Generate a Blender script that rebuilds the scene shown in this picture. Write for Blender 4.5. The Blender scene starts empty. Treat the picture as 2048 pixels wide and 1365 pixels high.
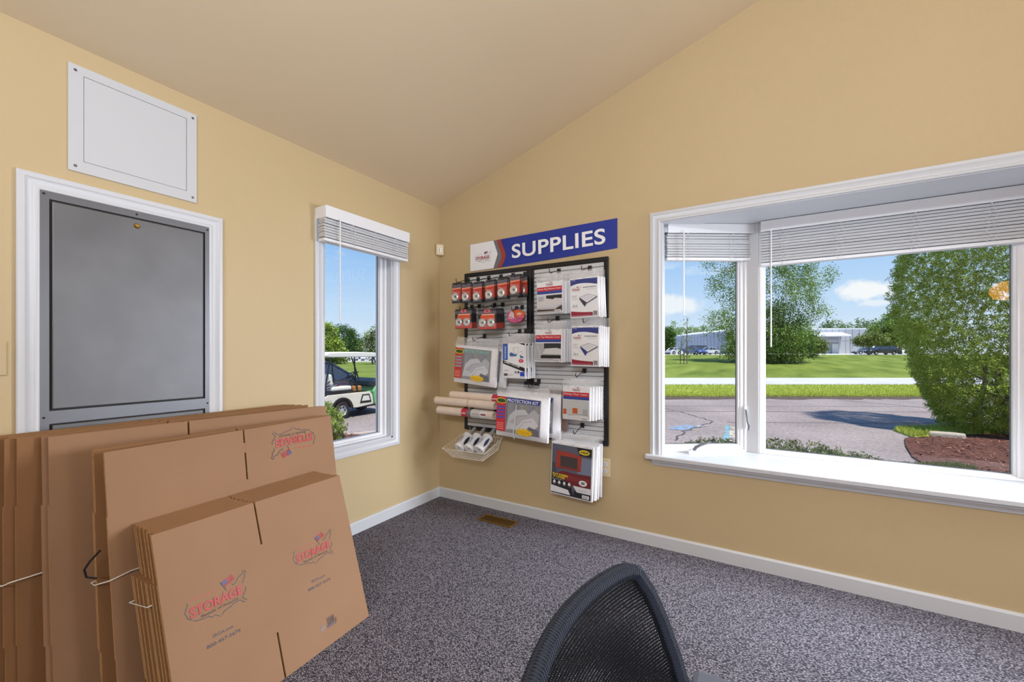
import bpy, math, random
import numpy as np
from mathutils import Matrix, Vector, Euler

S = bpy.context.scene
COL = S.collection
PI = math.pi
random.seed(7)

# ------------------------------------------------------------------ camera
YAW = 2.11215245
FW = Vector((math.cos(YAW), math.sin(YAW), 0))       # level viewing direction
RT = Vector((math.sin(YAW), -math.cos(YAW), 0))
CAM = Vector((2.3345, -2.6864, 1.2187))
cd = bpy.data.cameras.new('camera')
cam = bpy.data.objects.new('camera', cd)
COL.objects.link(cam)
cam.location = CAM
cam.rotation_euler = (PI/2, 0, YAW - PI/2)
cd.sensor_width = 36
cd.lens = 36*824.6/2048
cd.shift_y = 22.8/2048
cd.clip_start = 0.02
cd.clip_end = 1000
S.camera = cam
S.view_settings.view_transform = 'Standard'
S.view_settings.look = 'None'
S.view_settings.gamma = 1
S.view_settings.use_curve_mapping = False
S.view_settings.exposure = 0.0


def lin(r, g, b):
    f = lambda c: (c/255/12.92) if c/255 <= .04045 else ((c/255+.055)/1.055)**2.4
    return (f(r), f(g), f(b), 1)


# ------------------------------------------------------------------ sky
W = bpy.data.worlds.new('world')
S.world = W
W.use_nodes = True
nt = W.node_tree
nt.nodes.clear()


def N(t, kind, **kw):
    n = t.nodes.new(kind)
    for k, v in kw.items():
        if k.startswith('i_'):
            key = k[2:]
            n.inputs[int(key) if key.isdigit() else key].default_value = v
        else:
            setattr(n, k, v)
    return n


def ramp(t, stops, interp='LINEAR'):
    n = t.nodes.new('ShaderNodeValToRGB')
    n.color_ramp.interpolation = interp
    e = n.color_ramp.elements
    while len(e) < len(stops):
        e.new(0.5)
    for i, (p, c) in enumerate(stops):
        e[i].position = p
        e[i].color = c if len(c) == 4 else (*c, 1)
    return n


g = N(nt, 'ShaderNodeTexCoord')
sx = N(nt, 'ShaderNodeSeparateXYZ')
nt.links.new(g.outputs['Generated'], sx.inputs[0])
sky = ramp(nt, [(0.0, lin(224, 236, 250)), (0.10, lin(196, 222, 250)), (0.26, lin(140, 190, 245)), (0.55, lin(96, 156, 232)), (1.0, lin(70, 125, 210))])
nt.links.new(sx.outputs['Z'], sky.inputs[0])
# clouds: noise on a flattened dome
mp = N(nt, 'ShaderNodeMapping')
mp.inputs['Scale'].default_value = (1, 1, 2.6)
mp.inputs['Location'].default_value = (0.35, 0.1, 0.0)
nt.links.new(g.outputs['Generated'], mp.inputs[0])
no = N(nt, 'ShaderNodeTexNoise', i_Scale=4.2, i_Detail=7.0, i_Roughness=0.55)
nt.links.new(mp.outputs[0], no.inputs['Vector'])
cl = ramp(nt, [(0.0, (0, 0, 0)), (0.60, (0, 0, 0)), (0.72, (.75, .85, .85)), (1.0, (1, 1, 1))])
nt.links.new(no.outputs['Fac'], cl.inputs[0])
fade = ramp(nt, [(0.0, (.35, .35, .35)), (0.05, (.8, .8, .8)), (0.3, (.9, .9, .9)), (0.75, (.5, .5, .5)), (1, (.4, .4, .4))])
nt.links.new(sx.outputs['Z'], fade.inputs[0])
ml = N(nt, 'ShaderNodeMath', operation='MULTIPLY')
nt.links.new(cl.outputs[0], ml.inputs[0])
nt.links.new(fade.outputs[0], ml.inputs[1])
# three low cumulus banks over the road side
nz = N(nt, 'ShaderNodeTexNoise', i_Scale=26.0, i_Detail=6.0, i_Roughness=0.6)
nt.links.new(g.outputs['Generated'], nz.inputs['Vector'])
cur = ml
for cdir, rad, flat, amt in (((0.170, 0.979, 0.114), .052, 2.4, .95), ((0.180, 0.980, 0.090), .028, 3.0, .6), ((-0.161, 0.981, 0.106), .060, 2.2, .8)):
    su = N(nt, 'ShaderNodeVectorMath', operation='SUBTRACT')
    nt.links.new(g.outputs['Generated'], su.inputs[0])
    su.inputs[1].default_value = cdir
    sc_ = N(nt, 'ShaderNodeVectorMath', operation='MULTIPLY')
    nt.links.new(su.outputs[0], sc_.inputs[0])
    sc_.inputs[1].default_value = (1, 1, flat)
    ln = N(nt, 'ShaderNodeVectorMath', operation='LENGTH')
    nt.links.new(sc_.outputs[0], ln.inputs[0])
    wb = N(nt, 'ShaderNodeMath', operation='MULTIPLY_ADD', i_1=rad*1.7, i_2=-rad*.85)
    nt.links.new(nz.outputs['Fac'], wb.inputs[0])
    ad = N(nt, 'ShaderNodeMath', operation='ADD')
    nt.links.new(ln.outputs['Value'], ad.inputs[0])
    nt.links.new(wb.outputs[0], ad.inputs[1])
    mr = N(nt, 'ShaderNodeMapRange', i_1=rad, i_2=rad*.55, i_3=0.0, i_4=amt)
    nt.links.new(ad.outputs[0], mr.inputs[0])
    mxm = N(nt, 'ShaderNodeMath', operation='MAXIMUM')
    nt.links.new(cur.outputs[0], mxm.inputs[0])
    nt.links.new(mr.outputs[0], mxm.inputs[1])
    cur = mxm
mx = N(nt, 'ShaderNodeMix', data_type='RGBA')
mx.inputs['B'].default_value = lin(250, 250, 252)
nt.links.new(cur.outputs[0], mx.inputs['Factor'])
nt.links.new(sky.outputs[0], mx.inputs['A'])
bg = N(nt, 'ShaderNodeBackground', i_Strength=1.06)
nt.links.new(mx.outputs['Result'], bg.inputs[0])
wo = N(nt, 'ShaderNodeOutputWorld')
nt.links.new(bg.outputs[0], wo.inputs[0])

# ------------------------------------------------------------------ sun and large lights
sd = bpy.data.lights.new('sun', 'SUN')
sd.energy = 6.0
sd.angle = math.radians(2.0)
sd.color = (1.0, .95, .86)
sun = bpy.data.objects.new('sun', sd)
COL.objects.link(sun)
sun.rotation_euler = Vector((-0.30, 0.26, -0.90)).to_track_quat('-Z', 'Y').to_euler()


def area(name, loc, aim, sx_, sy_, power, col=(1, 1, 1), spread=180):
    d = bpy.data.lights.new(name, 'AREA')
    d.shape = 'RECTANGLE'
    d.size, d.size_y, d.energy, d.color = sx_, sy_, power, col
    d.spread = math.radians(spread)
    o = bpy.data.objects.new(name, d)
    COL.objects.link(o)
    o.location = loc
    o.rotation_euler = (Vector(aim) - Vector(loc)).to_track_quat('-Z', 'Y').to_euler()
    return o


# area lamp for daylight from the bay's other side casement (out of frame),
# then three added fill lamps with no window or fixture behind them
area('bay_daylight', (3.80, 0.02, 1.30), (0.1, -0.95, -0.30), 0.55, 1.1, 33, (.88, .95, 1.06), 100)
area('side_fill', (6.6, -1.15, 1.0), (0.5, -1.6, 0.6), 1.0, 1.6, 54, (.88, .95, 1.06))  # unseen fill lamp added on the far side; that wall has no window
area('rear_fill', (3.3, -5.6, 3.0), (1.4, 0, 0.9), 2.2, 0.3, 90, (.88, .95, 1.06))  # unseen fill lamp added high at the rear to brighten the gable wall
area('uplight_fill', (2.6, -3.0, 1.20), (2.6, -3.0, 4.0), 1.3, 1.3, 66, (.88, .95, 1.06))  # fill lamp added at eye height, facing up to bounce off the ceiling

# ------------------------------------------------------------------ materials
MATS = {}


def pm(name, rgb, rough=.5, metal=0.0, spec=.5, bump=None, var=None, coat=0, alpha=None, srgb=True):
    """principled material; bump=(scale, strength[, distance]); var=(scale, amount) colour mottling"""
    if name in MATS:
        return MATS[name]
    m = bpy.data.materials.new(name)
    m.use_nodes = True
    t = m.node_tree
    b = t.nodes['Principled BSDF']
    c = lin(*rgb) if srgb else (*rgb, 1)
    b.inputs['Base Color'].default_value = c
    b.inputs['Roughness'].default_value = rough
    b.inputs['Metallic'].default_value = metal
    b.inputs['Specular IOR Level'].default_value = spec
    if coat:
        b.inputs['Coat Weight'].default_value = coat
        b.inputs['Coat Roughness'].default_value = .15
    if alpha is not None:
        b.inputs['Alpha'].default_value = alpha
    if bump or var:
        tc = N(t, 'ShaderNodeTexCoord')
    if var:
        n1 = N(t, 'ShaderNodeTexNoise', i_Scale=var[0], i_Detail=5.0)
        t.links.new(tc.outputs['Object'], n1.inputs['Vector'])
        a = var[1]
        r = ramp(t, [(.3, tuple(x*(1-a) for x in c[:3])), (.7, tuple(min(1, x*(1+a)) for x in c[:3]))])
        t.links.new(n1.outputs['Fac'], r.inputs[0])
        t.links.new(r.outputs[0], b.inputs['Base Color'])
    if bump:
        n2 = N(t, 'ShaderNodeTexNoise', i_Scale=bump[0], i_Detail=4.0)
        t.links.new(tc.outputs['Object'], n2.inputs['Vector'])
        bm_ = N(t, 'ShaderNodeBump', i_Strength=bump[1], i_Distance=bump[2] if len(bump) > 2 else .01)
        t.links.new(n2.outputs['Fac'], bm_.inputs['Height'])
        t.links.new(bm_.outputs[0], b.inputs['Normal'])
    MATS[name] = m
    return m


def ink(rgb):
    return pm('ink_%d_%d_%d' % rgb, rgb, .45)


def mat_glass():
    m = bpy.data.materials.new('window_glass')
    m.use_nodes = True
    t = m.node_tree
    t.nodes.clear()
    tr = N(t, 'ShaderNodeBsdfTransparent')
    tr.inputs[0].default_value = (.97, .985, .98, 1)
    gl = N(t, 'ShaderNodeBsdfGlossy', i_Roughness=0.0)
    fr = N(t, 'ShaderNodeFresnel', i_IOR=1.30)
    mx_ = N(t, 'ShaderNodeMixShader')
    o = N(t, 'ShaderNodeOutputMaterial')
    t.links.new(fr.outputs[0], mx_.inputs[0])
    t.links.new(tr.outputs[0], mx_.inputs[1])
    t.links.new(gl.outputs[0], mx_.inputs[2])
    t.links.new(mx_.outputs[0], o.inputs[0])
    return m


def mat_film(name, rgb, fac):
    """clear plastic film: mostly see-through, with a sheen and wrinkles"""
    m = bpy.data.materials.new(name)
    m.use_nodes = True
    t = m.node_tree
    b = t.nodes['Principled BSDF']
    b.inputs['Base Color'].default_value = lin(*rgb)
    b.inputs['Roughness'].default_value = .18
    b.inputs['Specular IOR Level'].default_value = .8
    tc = N(t, 'ShaderNodeTexCoord')
    n2 = N(t, 'ShaderNodeTexNoise', i_Scale=28.0, i_Detail=3.0)
    t.links.new(tc.outputs['Object'], n2.inputs['Vector'])
    bm_ = N(t, 'ShaderNodeBump', i_Strength=.8, i_Distance=.02)
    t.links.new(n2.outputs['Fac'], bm_.inputs['Height'])
    t.links.new(bm_.outputs[0], b.inputs['Normal'])
    tr = N(t, 'ShaderNodeBsdfTransparent')
    mx_ = N(t, 'ShaderNodeMixShader', i_0=fac)
    o = t.nodes['Material Output']
    t.links.new(tr.outputs[0], mx_.inputs[1])
    t.links.new(b.outputs[0], mx_.inputs[2])
    t.links.new(mx_.outputs[0], o.inputs[0])
    return m


def mat_carpet():
    m = bpy.data.materials.new('carpet')
    m.use_nodes = True
    t = m.node_tree
    b = t.nodes['Principled BSDF']
    b.inputs['Roughness'].default_value = .95
    b.inputs['Specular IOR Level'].default_value = .1
    tc = N(t, 'ShaderNodeTexCoord')
    mp_ = N(t, 'ShaderNodeMapping')
    mp_.inputs['Rotation'].default_value = (0, 0, .55)
    mp_.inputs['Scale'].default_value = (1, 1.7, 1)
    t.links.new(tc.outputs['Object'], mp_.inputs[0])
    v = N(t, 'ShaderNodeTexVoronoi', i_Scale=115.0, i_Randomness=.6)
    t.links.new(mp_.outputs[0], v.inputs['Vector'])
    n1 = N(t, 'ShaderNodeTexNoise', i_Scale=260.0, i_Detail=2.0)
    t.links.new(tc.outputs['Object'], n1.inputs['Vector'])
    r1 = ramp(t, [(.0, lin(190, 187, 194)), (.28, lin(158, 155, 163)), (.5, lin(98, 96, 105)), (.8, lin(40, 39, 45))])
    t.links.new(v.outputs['Distance'], r1.inputs[0])
    r2 = ramp(t, [(.3, (.55, .55, .55)), (.7, (1.45, 1.42, 1.48))])
    t.links.new(n1.outputs['Fac'], r2.inputs[0])
    mm = N(t, 'ShaderNodeMix', data_type='RGBA', blend_type='MULTIPLY')
    mm.inputs['Factor'].default_value = 1
    t.links.new(r1.outputs[0], mm.inputs['A'])
    t.links.new(r2.outputs[0], mm.inputs['B'])
    t.links.new(mm.outputs['Result'], b.inputs['Base Color'])
    bm_ = N(t, 'ShaderNodeBump', i_Strength=.9, i_Distance=.004)
    bm_.invert = True
    t.links.new(v.outputs['Distance'], bm_.inputs['Height'])
    t.links.new(bm_.outputs[0], b.inputs['Normal'])
    return m


def mat_leaf(name, cols, rough=.55, trans=.25):
    m = bpy.data.materials.new(name)
    m.use_nodes = True
    t = m.node_tree
    b = t.nodes['Principled BSDF']
    b.inputs['Roughness'].default_value = rough
    b.inputs['Specular IOR Level'].default_value = .25
    ge = N(t, 'ShaderNodeNewGeometry')
    k = len(cols)
    r = ramp(t, [(i/(k-1), lin(*c)) for i, c in enumerate(cols)])
    t.links.new(ge.outputs['Random Per Island'], r.inputs[0])
    t.links.new(r.outputs[0], b.inputs['Base Color'])
    tl = N(t, 'ShaderNodeBsdfTranslucent')
    t.links.new(r.outputs[0], tl.inputs[0])
    mx_ = N(t, 'ShaderNodeMixShader', i_0=trans)
    t.links.new(b.outputs[0], mx_.inputs[1])
    t.links.new(tl.outputs[0], mx_.inputs[2])
    t.links.new(mx_.outputs[0], t.nodes['Material Output'].inputs[0])
    return m


def mat_noise(name, stops, scale, detail=6.0, rough=.9, bump=None, stretch=None, second=None):
    """colour ramp over noise; second=(scale, lo, hi) multiplies a finer speckle"""
    m = bpy.data.materials.new(name)
    m.use_nodes = True
    t = m.node_tree
    b = t.nodes['Principled BSDF']
    b.inputs['Roughness'].default_value = rough
    b.inputs['Specular IOR Level'].default_value = .2
    tc = N(t, 'ShaderNodeTexCoord')
    vec = tc.outputs['Object']
    if stretch:
        mp_ = N(t, 'ShaderNodeMapping')
        mp_.inputs['Scale'].default_value = stretch[0]
        mp_.inputs['Rotation'].default_value = (0, 0, stretch[1])
        t.links.new(vec, mp_.inputs[0])
        vec = mp_.outputs[0]
    n1 = N(t, 'ShaderNodeTexNoise', i_Scale=scale, i_Detail=detail)
    t.links.new(vec, n1.inputs['Vector'])
    r = ramp(t, [(p, lin(*c)) for p, c in stops])
    t.links.new(n1.outputs['Fac'], r.inputs[0])
    out = r.outputs[0]
    if second:
        n2 = N(t, 'ShaderNodeTexNoise', i_Scale=second[0], i_Detail=3.0)
        t.links.new(tc.outputs['Object'], n2.inputs['Vector'])
        r2 = ramp(t, [(.3, (second[1],)*3), (.7, (second[2],)*3)])
        t.links.new(n2.outputs['Fac'], r2.inputs[0])
        mm = N(t, 'ShaderNodeMix', data_type='RGBA', blend_type='MULTIPLY')
        mm.inputs['Factor'].default_value = 1
        t.links.new(out, mm.inputs['A'])
        t.links.new(r2.outputs[0], mm.inputs['B'])
        out = mm.outputs['Result']
    t.links.new(out, b.inputs['Base Color'])
    if bump:
        n3 = N(t, 'ShaderNodeTexNoise', i_Scale=bump[0], i_Detail=4.0)
        t.links.new(tc.outputs['Object'], n3.inputs['Vector'])
        bm_ = N(t, 'ShaderNodeBump', i_Strength=bump[1], i_Distance=bump[2])
        t.links.new(n3.outputs['Fac'], bm_.inputs['Height'])
        t.links.new(bm_.outputs[0], b.inputs['Normal'])
    return m


def mat_weave():
    """open mesh fabric: black threads with see-through holes, laid out in the panel's own UV"""
    m = bpy.data.materials.new('chair_mesh')
    m.use_nodes = True
    t = m.node_tree
    b = t.nodes['Principled BSDF']
    b.inputs['Base Color'].default_value = lin(13, 14, 19)
    b.inputs['Specular IOR Level'].default_value = .1
    b.inputs['Roughness'].default_value = .6
    uv = N(t, 'ShaderNodeTexCoord')
    sp = N(t, 'ShaderNodeSeparateXYZ')
    t.links.new(uv.outputs['UV'], sp.inputs[0])
    hs = []
    for ax, k, th in (('X', 2*PI/.0036, -.30), ('Y', 2*PI/.0044, -.22)):
        mu = N(t, 'ShaderNodeMath', operation='MULTIPLY', i_1=k)
        t.links.new(sp.outputs[ax], mu.inputs[0])
        si = N(t, 'ShaderNodeMath', operation='SINE')
        t.links.new(mu.outputs[0], si.inputs[0])
        gt = N(t, 'ShaderNodeMath', operation='GREATER_THAN', i_1=th)
        t.links.new(si.outputs[0], gt.inputs[0])
        hs.append(gt)
    an = N(t, 'ShaderNodeMath', operation='MULTIPLY')
    t.links.new(hs[0].outputs[0], an.inputs[0])
    t.links.new(hs[1].outputs[0], an.inputs[1])
    tr = N(t, 'ShaderNodeBsdfTransparent')
    mx_ = N(t, 'ShaderNodeMixShader')
    t.links.new(an.outputs[0], mx_.inputs[0])
    t.links.new(b.outputs[0], mx_.inputs[1])
    t.links.new(tr.outputs[0], mx_.inputs[2])
    t.links.new(mx_.outputs[0], t.nodes['Material Output'].inputs[0])
    return m


M_WALL = pm('wall_paint', (198, 176, 135), .55, bump=(160, .12, .004), var=(1.2, .02))
M_CEIL = pm('ceiling_paint', (222, 201, 168), .6, bump=(140, .1, .004), var=(1.0, .02))
M_TRIM = pm('white_trim', (208, 210, 214), .35)
M_VINYL = pm('white_vinyl', (232, 233, 236), .3)
M_BLIND = pm('blind_slat', (196, 198, 201), .4)
M_CORD = pm('white_cord', (232, 232, 232), .6)
M_GLASS = mat_glass()
M_CARPET = mat_carpet()
M_STEEL = pm('brushed_steel', (112, 112, 114), .5, .6, var=(5, .10), bump=(300, .05, .002))
M_STEELF = pm('steel_frame', (112, 113, 117), .45, .6, var=(4, .06))
M_BLACK = pm('black_gap', (14, 14, 15), .6)
M_BRASS = pm('brass', (205, 165, 80), .28, 1.0)
M_BROWNBRASS = pm('antique_brass', (150, 118, 62), .38, .85, var=(40, .15))
M_PANELW = pm('painted_panel', (202, 204, 207), .45)
M_SCREW = pm('screw_steel', (120, 120, 122), .35, .9)
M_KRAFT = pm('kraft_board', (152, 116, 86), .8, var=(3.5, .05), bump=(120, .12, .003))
M_KRAFT_SHADE = pm('kraft_board_shaded', (142, 101, 65), .82, var=(3.5, .07), bump=(120, .12, .003))  # same kraft darkened for cartons in shade; the shade is in the colour
M_KRAFTE = pm('kraft_edge', (172, 132, 84), .9, var=(60, .2))  # cut-board tan, lightened so the edges look lit against the gaps
M_TWINE = pm('white_twine', (226, 222, 216), .7)
M_BLKPL = pm('black_plastic', (24, 24, 27), .38)
M_BLKMET = pm('black_frame', (27, 27, 30), .35, .2)
M_SLAT = pm('slat_grey', (205, 206, 208), .4, var=(9, .03))
M_WHITEP = pm('white_poly', (240, 240, 243), .3, bump=(60, .3, .006))
M_CARD = pm('white_card', (240, 240, 242), .35)
M_SILVER = pm('silver_metal', (236, 233, 227), .28, .55)
M_FILM = mat_film('clear_film', (238, 240, 244), .30)
M_FILM2 = mat_film('milky_film', (236, 238, 242), .62)
M_BLIS = mat_film('clear_blister', (225, 228, 232), .12)
M_PAPER = pm('kraft_paper', (232, 214, 198), .7, var=(20, .05))
M_WIRE = pm('white_wire', (236, 228, 212), .35)
M_FABRIC = pm('chair_fabric', (42, 50, 68), .7, bump=(900, .5, .002))
M_ARM = pm('chair_arm', (112, 122, 142), .35)
M_IVORY = pm('ivory_plastic', (228, 214, 180), .4)
M_TAN = pm('tan_plastic', (196, 170, 128), .45)


# ------------------------------------------------------------------ mesh builder
class MB:
    def __init__(self):
        self.v, self.f, self.m, self.mats, self.uv = [], [], [], [], None

    def mi(self, mat):
        if mat not in self.mats:
            self.mats.append(mat)
        return self.mats.index(mat)

    def add(self, vs, fs, mat):
        k = len(self.v)
        i = self.mi(mat)
        self.v += [tuple(p) for p in vs]
        for f in fs:
            self.f.append(tuple(k+j for j in f))
            self.m.append(i)

    def box(self, a, b, mat, mtx=None):
        (x0, y0, z0), (x1, y1, z1) = a, b
        vs = [Vector(p) for p in ((x0, y0, z0), (x1, y0, z0), (x1, y1, z0), (x0, y1, z0), (x0, y0, z1), (x1, y0, z1), (x1, y1, z1), (x0, y1, z1))]
        if mtx:
            vs = [mtx @ p for p in vs]
        self.add(vs, [(0, 3, 2, 1), (4, 5, 6, 7), (0, 1, 5, 4), (1, 2, 6, 5), (2, 3, 7, 6), (3, 0, 4, 7)], mat)
        return self

    def prism(self, poly, fn, h0, h1, mat, cap=True):
        """poly: 2-D points (counter-clockwise seen from +h); fn(u, v, h) -> 3-D"""
        n = len(poly)
        vs = [fn(u, v, h0) for u, v in poly] + [fn(u, v, h1) for u, v in poly]
        fs = [(i, (i+1) % n, n+(i+1) % n, n+i) for i in range(n)]
        if cap:
            fs += [tuple(range(n-1, -1, -1)), tuple(range(n, 2*n))]
        self.add(vs, fs, mat)
        return self

    def cyl(self, p0, p1, r0, r1=None, n=12, mat=None, caps=True):
        r1 = r0 if r1 is None else r1
        p0, p1 = Vector(p0), Vector(p1)
        d = (p1-p0).normalized()
        a = d.orthogonal().normalized()
        b = d.cross(a)
        vs = []
        for p, r in ((p0, r0), (p1, r1)):
            for i in range(n):
                t = 2*PI*i/n
                vs.append(p + a*(r*math.cos(t)) + b*(r*math.sin(t)))
        fs = [(i, (i+1) % n, n+(i+1) % n, n+i) for i in range(n)]
        if caps:
            fs += [tuple(range(n-1, -1, -1)), tuple(range(n, 2*n))]
        self.add(vs, fs, mat)
        return self

    def tube(self, pts, r, n=6, mat=None, closed=False, caps=True):
        pts = [Vector(p) for p in pts]
        k = len(pts)
        rs = r if isinstance(r, (list, tuple)) else [r]*k
        vs, ref = [], None
        for i, p in enumerate(pts):
            if closed:
                d = (pts[(i+1) % k]-pts[i-1]).normalized()
            else:
                d = (pts[min(i+1, k-1)]-pts[max(i-1, 0)]).normalized()
            a = (ref - d*ref.dot(d)) if ref is not None else d.orthogonal()
            if a.length < 1e-6:
                a = d.orthogonal()
            a.normalize()
            ref = a
            b = d.cross(a)
            for j in range(n):
                t = 2*PI*j/n
                vs.append(p + a*(rs[i]*math.cos(t)) + b*(rs[i]*math.sin(t)))
        fs = []
        for i in range(k if closed else k-1):
            q = (i+1) % k
            fs += [(i*n+j, i*n+(j+1) % n, q*n+(j+1) % n, q*n+j) for j in range(n)]
        if caps and not closed:
            fs += [tuple(range(n-1, -1, -1)), tuple(range((k-1)*n, k*n))]
        self.add(vs, fs, mat)
        return self

    def lathe(self, prof, o, ax, n=20, mat=None):
        """prof: (radius, height along ax) pairs"""
        o, d = Vector(o), Vector(ax).normalized()
        a = d.orthogonal().normalized()
        b = d.cross(a)
        vs = []
        for r, h in prof:
            for i in range(n):
                t = 2*PI*i/n
                vs.append(o + d*h + a*(r*math.cos(t)) + b*(r*math.sin(t)))
        fs = []
        for q in range(len(prof)-1):
            fs += [(q*n+i, q*n+(i+1) % n, (q+1)*n+(i+1) % n, (q+1)*n+i) for i in range(n)]
        self.add(vs, fs, mat)
        return self

    def ell(self, c, r, n=12, m=8, mat=None):
        vs, fs = [], []
        for i in range(m+1):
            ph = PI*i/m
            for j in range(n):
                t = 2*PI*j/n
                vs.append((c[0]+r[0]*math.sin(ph)*math.cos(t), c[1]+r[1]*math.sin(ph)*math.sin(t), c[2]-r[2]*math.cos(ph)))
        for i in range(m):
            fs += [(i*n+j, i*n+(j+1) % n, (i+1)*n+(j+1) % n, (i+1)*n+j) for j in range(n)]
        self.add(vs, fs, mat)
        return self

    def sweep(self, path, prof, fn, mat, closed=False):
        """moulding: prof (offset to the left of the path, height) carried along a 2-D path with mitred corners"""
        P = [Vector((*p, 0)) for p in path]
        k = len(P)
        rows = []
        for i in range(k):
            if closed or 0 < i < k-1:
                d1 = (P[i]-P[i-1]).normalized()
                d2 = (P[(i+1) % k]-P[i]).normalized()
            else:
                d1 = d2 = (P[1]-P[0]).normalized() if i == 0 else (P[-1]-P[-2]).normalized()
            n1, n2 = Vector((-d1.y, d1.x, 0)), Vector((-d2.y, d2.x, 0))
            mt = (n1+n2)/(1+n1.dot(n2))
            rows.append([fn(P[i].x+mt.x*o, P[i].y+mt.y*o, h) for o, h in prof])
        q = len(prof)
        vs = [p for r in rows for p in r]
        fs = []
        for i in range(k if closed else k-1):
            a, b = i*q, ((i+1) % k)*q
            fs += [(a+j, a+j+1, b+j+1, b+j) for j in range(q-1)]
        if not closed:
            fs += [tuple(range(q)), tuple(range((k-1)*q+q-1, (k-1)*q-1, -1))]
        self.add(vs, fs, mat)
        return self

    def build(self, name, parent=None, loc=None, rot=None, smooth=False, bevel=0, fix=True):
        me = bpy.data.meshes.new(name)
        me.from_pydata(self.v, [], self.f)
        for m in self.mats:
            me.materials.append(m)
        me.polygons.foreach_set('material_index', self.m)
        if self.uv:
            l = me.uv_layers.new(name='UV')
            for p in me.polygons:
                for li, vi in zip(p.loop_indices, p.vertices):
                    l.data[li].uv = self.uv[vi]
        me.update()
        if smooth:
            me.shade_smooth()
            me.set_sharp_from_angle(angle=math.radians(40))
        o = bpy.data.objects.new(name, me)
        COL.objects.link(o)
        if parent:
            o.parent = parent
        if loc is not None:
            o.location = loc
        if rot is not None:
            o.rotation_euler = rot
        if bevel:
            b = o.modifiers.new('bevel', 'BEVEL')
            b.width, b.segments, b.limit_method = bevel, 2, 'ANGLE'
        return o


def empty(name, loc=(0, 0, 0), rot=(0, 0, 0)):
    o = bpy.data.objects.new(name, None)
    COL.objects.link(o)
    o.location = loc
    o.rotation_euler = rot
    o.empty_display_size = .05
    return o


def tag(o, label, cat, group=None):
    o['label'] = label
    o['category'] = cat
    if group:
        o['group'] = group
    return o


def struct(o):
    o['kind'] = 'structure'
    return o


def stuff(o):
    o['kind'] = 'stuff'
    return o


def copy_tree(o, parent=None):
    c = o.copy()
    COL.objects.link(c)
    if parent:
        c.parent = parent
    for ch in list(o.children):
        copy_tree(ch, c)
    return c


def out(D, s, z):
    """a point outdoors: D metres ahead along the viewing direction, s metres to the right, height z"""
    p = CAM + FW*D + RT*s
    return Vector((p.x, p.y, z))


IDXYZ = lambda u, v, h: (u, v, h)


# ------------------------------------------------------------------ flat print
def text_mesh(s, size, bold=0.0, shear=0.0, space=1.0, res=3):
    c = bpy.data.curves.new('t', 'FONT')
    c.body = s
    c.size = size
    c.offset = bold*size if bold > .013 else 0
    c.shear = shear
    c.resolution_u = res
    c.space_character = space
    o = bpy.data.objects.new('t', c)
    me = bpy.data.meshes.new_from_object(o)
    vs = [(v.co.x, max(-.3, min(1.0, v.co.y))) for v in me.vertices]
    fs = [tuple(p.vertices) for p in me.polygons]
    bpy.data.objects.remove(o)
    bpy.data.curves.remove(c)
    bpy.data.meshes.remove(me)
    return vs, fs


class Print:
    """layers of ink on a face: u to the right, v up, each layer a hair further out along -Y"""
    def __init__(self, y=0.0, step=.00014):
        self.b, self.y, self.step = MB(), y, step

    def _lay(self, pts, fs, col):
        self.y -= self.step
        self.b.add([(u, self.y, v) for u, v in pts], fs, ink(col) if isinstance(col, tuple) else col)

    def poly(self, pts, col):
        self._lay(pts, [tuple(range(len(pts)))], col)

    def rect(self, u0, v0, u1, v1, col):
        self.poly([(u0, v0), (u1, v0), (u1, v1), (u0, v1)], col)

    def ell(self, u, v, a, b, col, n=24):
        self.poly([(u+a*math.cos(2*PI*i/n), v+b*math.sin(2*PI*i/n)) for i in range(n)], col)

    def star(self, u, v, a, b, k, inner, col):
        self.poly([(u+(a if i % 2 == 0 else a*inner)*math.cos(PI*i/k), v+(b if i % 2 == 0 else b*inner)*math.sin(PI*i/k)) for i in range(2*k)], col)

    def stroke(self, pts, w, col):
        P = [Vector((*p, 0)) for p in pts]
        vs, fs = [], []
        for i, p in enumerate(P):
            d = (P[min(i+1, len(P)-1)]-P[max(i-1, 0)]).normalized()
            n = Vector((-d.y, d.x, 0))*(w/2)
            vs += [(p.x+n.x, p.y+n.y), (p.x-n.x, p.y-n.y)]
        for i in range(len(P)-1):
            fs.append((2*i, 2*i+1, 2*i+3, 2*i+2))
        self._lay(vs, fs, col)

    def text(self, s, u0, v0, width, height, col, bold=.012, ang=0.0, shear=0.0, space=1.0, res=3):
        """text fitted to a width and a capital height, baseline start at (u0, v0)"""
        vs, fs = text_mesh(s, 1.0, bold, shear, space, res)
        xs = [p[0] for p in vs]
        x0, x1 = min(xs), max(xs)
        su, sv = width/(x1-x0), height/.70
        ca, sa = math.cos(ang), math.sin(ang)
        pts = []
        for x, y in vs:
            a, b_ = (x-x0)*su, y*sv
            pts.append((u0+a*ca-b_*sa, v0+a*sa+b_*ca))
        self._lay(pts, fs, col)

    def build(self, name, parent, loc=None):
        return self.b.build(name, parent, loc)


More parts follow.
